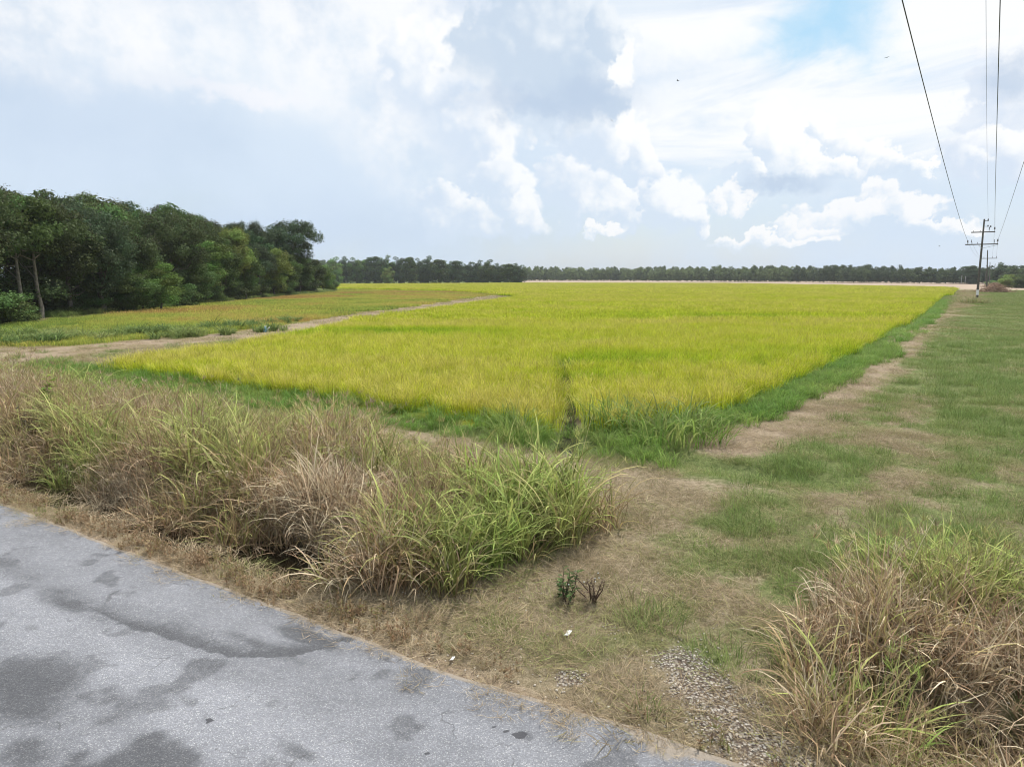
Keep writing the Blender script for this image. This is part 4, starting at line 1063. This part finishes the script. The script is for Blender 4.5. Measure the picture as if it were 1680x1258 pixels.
def pole(name, label, base_px, base_py, top_px, top_py, arms, pins, r0=.17, band=False, braces=(), group='utility poles along the lane', y=None):
    bx, by = gp(base_px, base_py)
    if y: bx, by = xat(base_px, y), y
    zt = ztop(top_py, by); tx = xat(top_px, by, top_py) - bx
    e = empty(name, (bx, by, 0), 0, label, 'utility pole', group)
    A = lambda z: np.array([tx * z / zt, 0, z])
    P = [A(zt * q) for q in (-.05, .25, .5, .75, 1)]
    v, f = tube_np(P, [r0 * 1.15, r0 * 1.05, r0 * .92, r0 * .8, r0 * .68], 10)
    cap = tube_np([A(zt), A(zt + .06)], [r0 * .68, r0 * .1], 10); v, f = join_np([(v, f), cap])
    link('pole_shaft', mesh_np('pole_shaft', v, f, [WOODP], None, True), e)
    tips = {}
    if band:
        z0 = ztop(480, by); v, f = tube_np([A(z0 - .5), A(z0 + .55)], [r0 * 1.2, r0 * 1.18], 12)
        link('white_marker', mesh_np('white_marker', v, f, [WHITE], None, True), e)
    for (pl, pr, pz) in arms:
        z = ztop(pz, by); c = A(z)
        ql = (xat(pl, by, pz) - bx - c[0]) / LX; qr = (xat(pr, by, pz) - bx - c[0]) / LX
        m = (ql + qr) / 2; hl = (qr - ql) / 2
        v, f = box_np(c + np.array([LX * m, LY * m, 0]) + np.array([-LY, LX, 0]) * -(r0 + .07), [LX * hl, LY * hl, 0], [-LY * .07, LX * .07, 0], [0, 0, .10])
        arm = link('crossarm', mesh_np('crossarm', v, f, [WOODP]), e)
        for (pp, hh, th) in pins.get(pz, ()):
            q = (xat(pp, by, pz) - bx - c[0]) / LX
            b = c + np.array([LX * q, LY * q, .1]) + np.array([-LY, LX, 0]) * -(r0 + .07)
            v, f = lathe_np(b, [0, 0, 1], [(0, .03), (hh * .4, .03), (hh * .42, th), (hh * .6, th * .9), (hh * .62, th * .55), (hh * .75, th * .6), (hh * .8, th * .9), (hh * .95, th * .7), (hh, .02)], 8)
            link('insulator', mesh_np('insulator', v, f, [GLASSM], None, True), arm)
            tips[(pz, pp)] = np.array([bx, by, 0]) + b + [0, 0, hh * .8]
    for (p0, y0_, p1, y1_) in braces:
        z0 = ztop(y0_, by); z1 = ztop(y1_, by); q = (xat(p0, by) - bx - A(z0)[0]) / LX
        a = A(z0) + np.array([LX * q, LY * q, 0]); b = A(z1)
        v, f = tube_np([a + [-.1, -.22, 0], b + [-.1, -.2, 0]], [.035, .035], 5)
        link('brace', mesh_np('brace', v, f, [METAL]), e)
    return e, np.array([bx, by, 0]), A, zt, tips
e1, B1, A1, Z1, T1 = pole('utility_pole', 'leaning wooden power pole with two crossarms and a white marker near its foot', 1602.6, 490.6, 1615, 359.8,
     [(1599.5, 1626.5, 381), (1592, 1629, 401)], {381: [(1602, .25, .07), (1609.5, .28, .07), (1619.5, .8, .10), (1625.5, .85, .15)], 401: [(1594.6, .75, .15), (1598.8, .85, .07), (1606, .35, .06), (1624.6, .8, .07), (1628.2, .9, .15)]},
     .21, True, [(1600, 402.5, 1609, 407.5), (1621.5, 402.5, 1609, 407.5), (1604, 382.5, 1611, 389)])
v, f = join_np([box_np(A1(Z1 - .35) + [.35, -.15, 0], [.42, 0, 0], [0, .05, 0], [0, 0, .05]), lathe_np(A1(Z1 - .35) + [.68, -.15, .05], [0, 0, 1], [(0, .05), (.1, .14), (.2, .12), (.22, .06), (.34, .12), (.4, .03)])])
link('top_bracket', mesh_np('top_bracket', v, f, [GLASSM]), e1)
v, f = join_np([lathe_np(A1(Z1 - 1.5) + [.75 + .55 * k, -.15, -.1 * k], [0, 0, 1], [(0, .03), (.06, .14), (.16, .16), (.2, .05), (.26, .14), (.38, .03)]) for k in (0, 1)] + [tube_np([A1(Z1 - 1.4) + [.1, -.15, 0], A1(Z1 - 1.4) + [1.5, -.15, -.05]], [.03, .03], 5)])
link('side_insulator_set', mesh_np('side_insulator_set', v, f, [GLASSM]), e1)
e2, B2, A2, Z2, T2 = pole('utility_pole', 'upright wooden power pole with one crossarm, second along the lane', 1618.6, 476.6, 1620.3, 410.5,
     [(1611.5, 1630.8, 424)], {424: [(1612.3, .5, .12), (1616, .4, .1), (1625.5, .4, .1), (1630, .5, .12)]}, .20)
e3, B3, A3, Z3, T3 = pole('utility_pole', 'small far pole showing between the second pole and the round topped tree', 1623.6, 468.5, 1624.3, 430, [(1619.5, 1629, 437)], {437: [(1620, .4, .1), (1628.5, .4, .1)]}, .2)
e4, B4, A4, Z4, T4 = pole('utility_pole', 'slanting far pole beside the round topped tree', 1628.5, 465.5, 1632.8, 433, [], {}, .2)
e5, B5, A5, Z5, T5 = pole('utility_pole', 'thin far pole just left of the second pole', 1617.2, 466.5, 1617.4, 445, [], {}, .17)
for (a, b_, c_, lab) in ((1576.6, 467.5, 451.5, 'thin grey field post at the end of the rice edge, left one'), (1583, 466.8, 453, 'thin dark field post at the end of the rice edge, right one')):
    bx, by = gp(a, b_); zt = ztop(c_, by)
    p = empty('field_post', (bx, by, 0), 0, lab, 'post', 'thin posts at the end of the rice edge')
    v, f = tube_np([(0, 0, -.3), (0, 0, zt * .97)], [.10, .09], 8); link('post_shaft', mesh_np('post_shaft', v, f, [METAL]), p)
    v, f = box_np((0, -.12, zt * .88), [.16, 0, 0], [0, .02, 0], [0, 0, .35]); link('post_plate', mesh_np('post_plate', v, f, [METAL]), p)
PHI = math.atan2(B1[0], B1[1])
def wire(name, label, tip, samples, rad, sag_end=-60, cat='power line'):
    """a wire in its own upright plane from an insulator, overhead past the camera, to the next pole behind; samples: photo points it passes"""
    tip = np.array(tip, float); D1 = math.hypot(tip[0], tip[1])
    off = D1 * math.sin(math.atan2(tip[0], tip[1]) - PHI_W)     # offset to the right of the line's plane
    dx, dy = math.sin(PHI_W), math.cos(PHI_W)
    pts = []
    for (px, py, w_) in samples:
        az, el = azel(px, py); da = az - PHI_W
        s = off / math.tan(da) if abs(da) > 1e-4 else None
        if s is None or s < 2: continue
        h = math.tan(el) * math.hypot(s, off); pts.append((s, h + CAM_H, w_))
    s1 = tip[0] * dx + tip[1] * dy
    # parabola through the tip: z = z1 + b (s - s1) + c (s - s1)^2, least squares on samples
    A_ = np.array([[(s - s1), (s - s1) ** 2] for s, _, w_ in pts]); b_ = np.array([z - tip[2] for _, z, _ in pts]); W_ = np.array([w_ / max(3, s) for s, _, w_ in pts])
    sol = np.linalg.lstsq(A_ * W_[:, None], b_ * W_, rcond=None)[0]
    P = []
    for s in np.concatenate([np.linspace(s1, 30, 40), np.linspace(29, sag_end, 40)]):
        z = tip[2] + sol[0] * (s - s1) + sol[1] * (s - s1) ** 2
        P.append((s * dx + off * dy, s * dy - off * dx, z))
    v, f = tube_np(P, [rad] * len(P), 6)
    o = link(name, mesh_np(name, v, f, [WIREM], None, True)); props(o, label, cat, 'power lines along the lane')
PHI_W = math.radians(34.35)
wire('power_line', 'thick wire sweeping from the top border to the left tip of the lower crossarm', T1[(401, 1594.6)], [(1480, 0, 2), (1512, 125, 1), (1540, 237, 1), (1565, 325, 1), (1583, 380, 1)], .022)
wire('power_line', 'wire leaving the right border of the photo from the right tip of the lower crossarm', T1[(401, 1628.2)], [(1680, 265, 2), (1669, 300, 1), (1654, 347, 1), (1645, 370, 1)], .018)
def wire_over(label, tip, px, py, rad, sag_end=-60):
    """a wire from the pole that passes the direction of one photo point, with the same sag as its neighbours"""
    tip = np.array(tip, float); az, el = azel(px, py); D1 = math.hypot(tip[0], tip[1]); s = 28.0
    zf = lambda q: tip[2] + .00012 * (q - D1) ** 2
    for _ in range(30): s = (zf(s) - CAM_H) / math.tan(el)
    q = np.array([s * math.sin(az), s * math.cos(az)]); d = (q - tip[:2]) / np.linalg.norm(q - tip[:2]); L = np.linalg.norm(q - tip[:2])
    P = [(tip[0] + d[0] * u, tip[1] + d[1] * u, tip[2] + .00012 * u * u) for u in np.linspace(0, D1 - sag_end, 90)]
    v, f = tube_np(P, [rad] * len(P), 6); o = link('power_line', mesh_np('power_line', v, f, [WIREM], None, True)); props(o, label, 'power line', 'power lines along the lane')
wire_over('thick near vertical wire ending at the right tip of the upper crossarm', T1[(381, 1625.5)], 1641, 0, .022)
wire_over('thin faint vertical wire running to the very top of the leaning pole', np.array(B1) + A1(Z1) + [.68, -.15, .0], 1617.6, 0, .010)
def span(label, a, b, sag, rad=.014):
    sag = sag * .5
    P = [a + (b - a) * t - np.array([0, 0, sag * 4 * t * (1 - t)]) for t in np.linspace(0, 1, 20)]
    v, f = tube_np(P, [rad] * 20, 5); o = link('power_line', mesh_np('power_line', v, f, [WIREM], None, True)); props(o, label, 'power line', 'power lines between the poles')
span('faint wire hanging between the left crossarm tips of the first two poles', T1[(401, 1594.6)], T2[(424, 1612.3)], 2.2)
span('faint wire hanging between the right crossarm tips of the first two poles', T1[(401, 1628.2)], T2[(424, 1630)], 2.2)
span('faint wire from the upper crossarm to the right side of the second pole', T1[(381, 1625.5)], T2[(424, 1625.5)], 2.2)
span('faint inner wire from the lower crossarm to the left side of the second pole', T1[(401, 1598.8)], T2[(424, 1616)], 2.2)

# ------------------------------------------------------------------ single plants
def clump(name, label, x, y, parts, mat, cat='grass clump', group=None):
    z = float(height(np.array([x]), np.array([y]))[0])
    V, Fq, T, R, S = merge(parts)
    o = link(name, mesh_np(name, V, Fq, [mat], {'t': T, 'r': R, 's': S}), None, (x, y, z))
    return props(o, label, cat, group)
r = np.random.default_rng(201)
x, y = gp(745, 968)
clump('cane_grass', 'pale green arching cane grass in front of the roadside bank, nearest the ditch end', x, y,
      [(*ribbons(26, .16, (1.0, 1.6), (.03, .05), (.05, .4), (1.3, 2.8), 10, r, .4), .62), (*ribbons(30, .3, (.6, 1.2), (.02, .035), (.2, .7), (1.0, 2.4), 8, r, .5), .5), (*ribbons(8, .15, (1.0, 1.3), (.03, .045), (.05, .3), (1.6, 2.8), 10, r, .3), .08)], mat_tall)
x, y = gp(660, 935)
clump('cane_grass', 'green cane grass leaning over the ditch water, left of the nearest clump', x, y,
      [(*ribbons(40, .25, (1.0, 1.7), (.025, .042), (.1, .6), (1.0, 2.4), 9, r, .5), .72), (*ribbons(30, .3, (.6, 1.2), (.02, .03), (.2, .8), (1.0, 2.4), 7, r, .5), .4)], mat_tall)
x, y = gp(870, 915)
clump('cane_grass', 'low arching grass clump reaching over the bare ground at the right end of the bank', x, y,
      [(*ribbons(34, .2, (.7, 1.3), (.018, .03), (.3, .9), (.8, 1.7), 8, r, .5), .6), (*ribbons(30, .25, (.5, 1.0), (.01, .02), (.3, .9), (.8, 1.8), 6, r, .5), .3)], mat_tall)
x, y = gp(1095, 715)
clump('reed_clump', 'big bright green reedy clump on the crop corner right of the puddle', x, y,
      [(*ribbons(300, 1.6, (.7, 1.6), (.035, .065), (.1, .7), (.9, 2.5), 8, r, .5, base_r_pow=.6), .30), (*ribbons(260, 1.8, (.5, 1.1), (.025, .04), (.1, .7), (.8, 2.0), 6, r, .5), .6)], mat_edge)
x, y = gp(1000, 705)
clump('reed_clump', 'smaller green reedy clump between the puddle and the big bright one', x, y,
      [(*ribbons(150, .8, (.8, 1.4), (.028, .045), (.05, .5), (.6, 2.2), 6, r, .5), .5)], mat_edge)
x, y = gp(848, 722)
clump('reed_clump', 'pale blue green arching clump left of the puddle', x, y,
      [(*ribbons(190, .6, (.9, 1.6), (.02, .035), (.05, .6), (.7, 2.2), 7, r, .5), .36)], mat_edge)
x, y = gp(1598, 499)
clump('pole_shrub', 'scruffy brown and green shrub at the foot of the leaning pole', x, y,
      [(*ribbons(260, 2.2, (.8, 1.9), (.05, .10), (.1, 1.0), (.4, 1.6), 5, r, .7), .1), (*ribbons(200, 2.0, (.6, 1.6), (.06, .12), (.1, 1.0), (.4, 1.6), 5, r, .7), .6)], mat_weed, 'shrub')
for (px, py, rr, nn, L, lab) in ((1060, 1165, .2, 60, (.12, .3), 'small bright green tuft in the verge near the gravel patch'), (1225, 868, .5, 200, (.15, .4), 'wide bright green tuft in the middle of the lane entrance'),
                             (1290, 925, .55, 200, (.15, .4), 'bright green tuft beside the right hand tall grass'), (1208, 925, .4, 140, (.12, .35), 'darker green tuft just below the wide bright one'),
                             (1045, 1000, .25, 60, (.25, .5), 'yellow green upright tuft near the white flowered weed')):
    x, y = gp(px, py)
    clump('grass_tuft', lab, x, y, [(*ribbons(nn, rr, L, (.008, .016), (.05, .8), (.4, 1.5), 5, r, .6), .75 if 'yellow' not in lab else .5)], mat_mown, group='green tufts on the crossing')
def leafy_weed(name, label, x, y, Ht, nst, leafL, tint, flowers=0, spread=.3, barecol=None, cat='weed', seed=5):
    rq = np.random.default_rng(seed); z = float(height(np.array([x]), np.array([y]))[0])
    e = empty(name, (x, y, z), 0, label, cat)
    st, lv, fl = [], [], []
    for i in range(nst):
        b = rq.normal(0, .04, 2); tp = np.array([*(b + rq.normal(0, spread * Ht * .4, 2)), Ht * rq.uniform(.7, 1)])
        P = [np.array([*b, -.05]) * (1 - q) + tp * q + [rq.normal(0, .015), rq.normal(0, .015), 0] for q in (0, .33, .66, 1)]
        st.append(tube_np(P, [.012, .010, .007, .003], 5))
        for q in np.linspace(.3, 1, 22):
            c = P[0] * (1 - q) + tp * q; a = rq.uniform(0, 6.28); L = leafL * rq.uniform(.6, 1.2)
            dv = np.array([math.cos(a), math.sin(a), rq.uniform(-.2, .7)]); sdv = np.array([-math.sin(a), math.cos(a), rq.uniform(-.4, .4)]) * L * .22
            lv.append((np.array([c, c + dv * L * .5 + sdv, c + dv * L + [0, 0, -L * .2], c + dv * L * .5 - sdv]), np.array([[0, 1, 2, 3]])))
        if flowers:
            for k in range(flowers):
                c = tp + rq.normal(0, .05, 3); v, f = lathe_np(c, [0, 0, 1], [(-.008, .002), (0, .009), (.008, .010), (.012, .002)], 6); fl.append((v, f))
    v, f = join_np(st); link('stem', mesh_np('stem', v, f, [STEMM]), e)
    v, f = join_np(lv); n = len(v); o = link('leaves', mesh_np('leaves', v, f, [MC], {'r': np.repeat(rq.random(n // 4), 4), 's': np.repeat(rq.random(n // 4), 4)}), e); o.color = (*tint, 1)
    if fl:
        v, f = join_np(fl); link('flower_heads', mesh_np('flower_heads', v, f, [WHITE]), e)
    return e
STEMM = plain_mat('brown_stem', (.11, .07, .05), .8)
x, y = gp(921, 612)
clump('weed_clump', 'dark green weedy clump at the far end of the narrow furrow in the rice', x, y, [(*ribbons(170, 1.0, (.7, 1.05), (.03, .06), (.05, .7), (.6, 2.0), 6, r, .6), .85), (*ribbons(90, .7, (.5, .95), (.05, .09), (.2, .9), (.6, 2.0), 5, r, .6), .75)], mat_weed)
q_ = [(1.72, 20.3), (1.86, 21.3), (1.82, 22.4), (2.05, 23.6), (2.0, 24.8), (2.25, 26.3), (2.2, 27.9), (2.4, 29.6)]
pp = []
for k_, (a_, b_) in enumerate(q_):
    v_, f_, t_2, r_2 = ribbons(26, .22, (.25, .6), (.03, .06), (.2, 1.0), (.4, 2.0), 4, r, .8); pp.append((v_ + [a_ - 2, b_ - 25, 0], f_, t_2, r_2, .9 - .4 * (k_ % 2)))
props(clump('furrow_weeds', 'dark leafy weeds growing down in the narrow furrow through the rice', 2, 25, pp, mat_weed, 'weeds'), kind='stuff')
leafy_weed('tall_weed', 'tall yellow green leafy weed with dark bare stem above the grass at the left border', *gp(88, 700, .2), 2.0, 3, .24, (.22, .30, .05), 0, .14)
leafy_weed('tall_weed', 'dark seedy weed standing left of the yellow green one', *gp(55, 715, .2), 1.1, 6, .12, (.09, .07, .045), 0, .6, seed=9)
leafy_weed('flowering_weed', 'dry weed with small white flower heads at the end of the grass bank', *gp(972, 985), .42, 8, .05, (.14, .10, .07), 1, .7, seed=6)
leafy_weed('leafy_weed', 'dark green leafy weed left of the white flowered one', *gp(925, 985), .45, 7, .09, (.10, .15, .05), 0, .8, seed=7)

# ------------------------------------------------------------------ small things
def scrap(label, px, py, L, seed):
    rq = np.random.default_rng(seed); x, y = gp(px, py); n = 5
    g = np.array([[i, j] for j in range(n) for i in range(n)], float) / (n - 1) - .5
    V = np.stack([g[:, 0] * L * (1 + .3 * rq.random(25)), g[:, 1] * L * .7, .02 + .35 * L * (np.abs(g[:, 0]) ** 1.5 + .3 * rq.random(25))], 1)
    top = V; bot = V - [0, 0, .003]
    V2 = np.concatenate([top, bot]); Fq = [[j * n + i, j * n + i + 1, (j + 1) * n + i + 1, (j + 1) * n + i] for j in range(n - 1) for i in range(n - 1)]
    rim = [i for i in range(n)] + [j * n + n - 1 for j in range(1, n)] + [(n - 1) * n + i for i in range(n - 2, -1, -1)] + [j * n for j in range(n - 2, 0, -1)]
    Fs = [f for f in Fq] + [[a + 25 for a in f[::-1]] for f in Fq] + [[rim[k], rim[k] + 25, rim[(k + 1) % len(rim)] + 25, rim[(k + 1) % len(rim)]] for k in range(len(rim))]
    o = link('paper_scrap', mesh_np('paper_scrap', V2, np.array(Fs), [WHITE]), None, (x, y, float(height(np.array([x]), np.array([y]))[0]) + .03)); o.rotation_euler = (.3, .1, rq.uniform(0, 6))
    props(o, label, 'litter')
scrap('crumpled white scrap of litter lying on the straw of the crossing', 932, 1046, .10, 1)
scrap('tiny pale scrap of litter beside the road edge', 743, 1087, .06, 2)
x, y = gp(435, 545)
e = empty('irrigation_box', (x, y, 0), .3, 'small pale blue box half hidden in the weeds between the track and the rice', 'box')
e.scale = (.3, .3, .45)
BLUEP = plain_mat('faded_blue_paint', (.22, .42, .55), .5, 0, .15, 4)
v, f = box_np((0, 0, .50), [.40, 0, 0], [0, .3, 0], [0, 0, .50]); link('box_body', mesh_np('box_body', v, f, [BLUEP]), e)
v, f = box_np((0, 0, 1.04), [.46, 0, 0], [0, .36, 0], [0, 0, .045]); link('lid', mesh_np('lid', v, f, [WHITE]), e)
v, f = tube_np([(.7, 0, -.2), (.7, 0, .6), (.95, 0, .8), (1.3, 0, .8)], [.14, .14, .14, .14], 10); link('pipe', mesh_np('pipe', v, f, [WHITE], None, True), e)
# brush piles near the second pole
STICK = plain_mat('dead_branches', (.30, .19, .125), .9, 0, .3, 2)
for (px, py, w, h_, lab) in ((1631, 480, 7, 2.2, 'brown heap of dead brush beside the second pole'), (1634, 471, 7, 2.0, 'smaller brown brush heap just behind the first heap')):
    x, y = gp(px, py); rq = np.random.default_rng(int(px)); sl = []
    for i in range(520):
        c = np.array([rq.normal(0, w * .33), rq.normal(0, w * .25), 0]); c[2] = max(.05, h_ * math.exp(-(c[0] / w * 2.2) ** 2) * rq.random())
        dv = rq.normal(0, 1, 3) * [1, 1, .4]; dv = dv / np.linalg.norm(dv) * rq.uniform(.5, 1.4)
        sl.append(tube_np([c - dv, c + rq.normal(0, .1, 3), c + dv], [.05, .045, .015], 4))
    v, f = join_np(sl); v[:, 2] = np.maximum(v[:, 2], -.05)
    o = link('brush_pile', mesh_np('brush_pile', v, f, [STICK]), None, (x, y, 0)); props(o, lab, 'brush pile', 'brush heaps by the second pole')
# birds
BIRDM = plain_mat('dark_feathers', (.05, .048, .05), .8)
def bird(label, px, py, dist, bank, seed):
    az, el = azel(px, py); P = np.array([math.sin(az) * math.cos(el), math.cos(az) * math.cos(el), math.sin(el)]) * dist + [0, 0, CAM_H]
    e = empty('bird', tuple(P), seed * 1.3, label, 'bird', 'birds in the sky'); e.rotation_euler = (bank, 0, seed * 1.3)
    v, f = tube_np([(-.13, 0, 0), (-.09, 0, .005), (-.02, 0, .01), (.05, 0, .01), (.085, 0, .018), (.11, 0, .015), (.135, 0, .008)], [.006, .022, .036, .03, .022, .018, .002], 8)
    tl = (np.array([(-.10, -.012, .0), (-.10, .012, .0), (-.21, .035, .0), (-.21, -.035, .0)]), np.array([[0, 1, 2, 3]]))
    v, f = join_np([(v, f), tl]); link('body', mesh_np('bird_body', v, f, [BIRDM], None, True), e)
    for sg in (-1, 1):
        W_ = [(.05, .02, .015), (.06, .14, .07), (.02, .27, .06), (-.05, .30, .05), (-.035, .14, .06), (-.05, .02, .01)]
        V = np.array([(a, b * sg, c) for a, b, c in W_] + [(a, b * sg, c - .006) for a, b, c in W_])
        q = np.array([[0, 1, 4, 5], [1, 2, 3, 4], [6, 11, 10, 7], [7, 10, 9, 8], [0, 6, 7, 1], [1, 7, 8, 2], [2, 8, 9, 3], [3, 9, 10, 4], [4, 10, 11, 5]])
        link('wing', mesh_np('bird_wing', V, q, [BIRDM]), e)
bird('tiny dark bird just below the grey cloud base in the middle of the sky', 1003.5, 198, 95, .7, 1)
bird('tiny bird in the pale blue gap right of the grey cloud', 1112, 133, 90, .1, 2)
bird('tiny bird high on the white cloud sheet left of the thick wire', 1455, 95, 110, .1, 3)
bird('faint lowest bird near the horizon left of the leaning pole', 1541, 404, 140, .3, 4)

# ------------------------------------------------------------------ humid air
hm, ht, ho = new_mat('humid_air')
pv = ht.new('ShaderNodeVolumePrincipled'); pv.inputs['Color'].default_value = (.86, .92, 1.0, 1); pv.inputs['Density'].default_value = HAZE_D
ht.l.new(pv.outputs[0], ho.inputs['Volume'])
v, f = box_np((100, 480, 20), [620, 0, 0], [0, 560, 0], [0, 0, 22.0])
hz = link('haze', mesh_np('haze', v, f, [hm])); props(hz, 'thin humid summer air over the fields', 'haze', None, 'stuff')
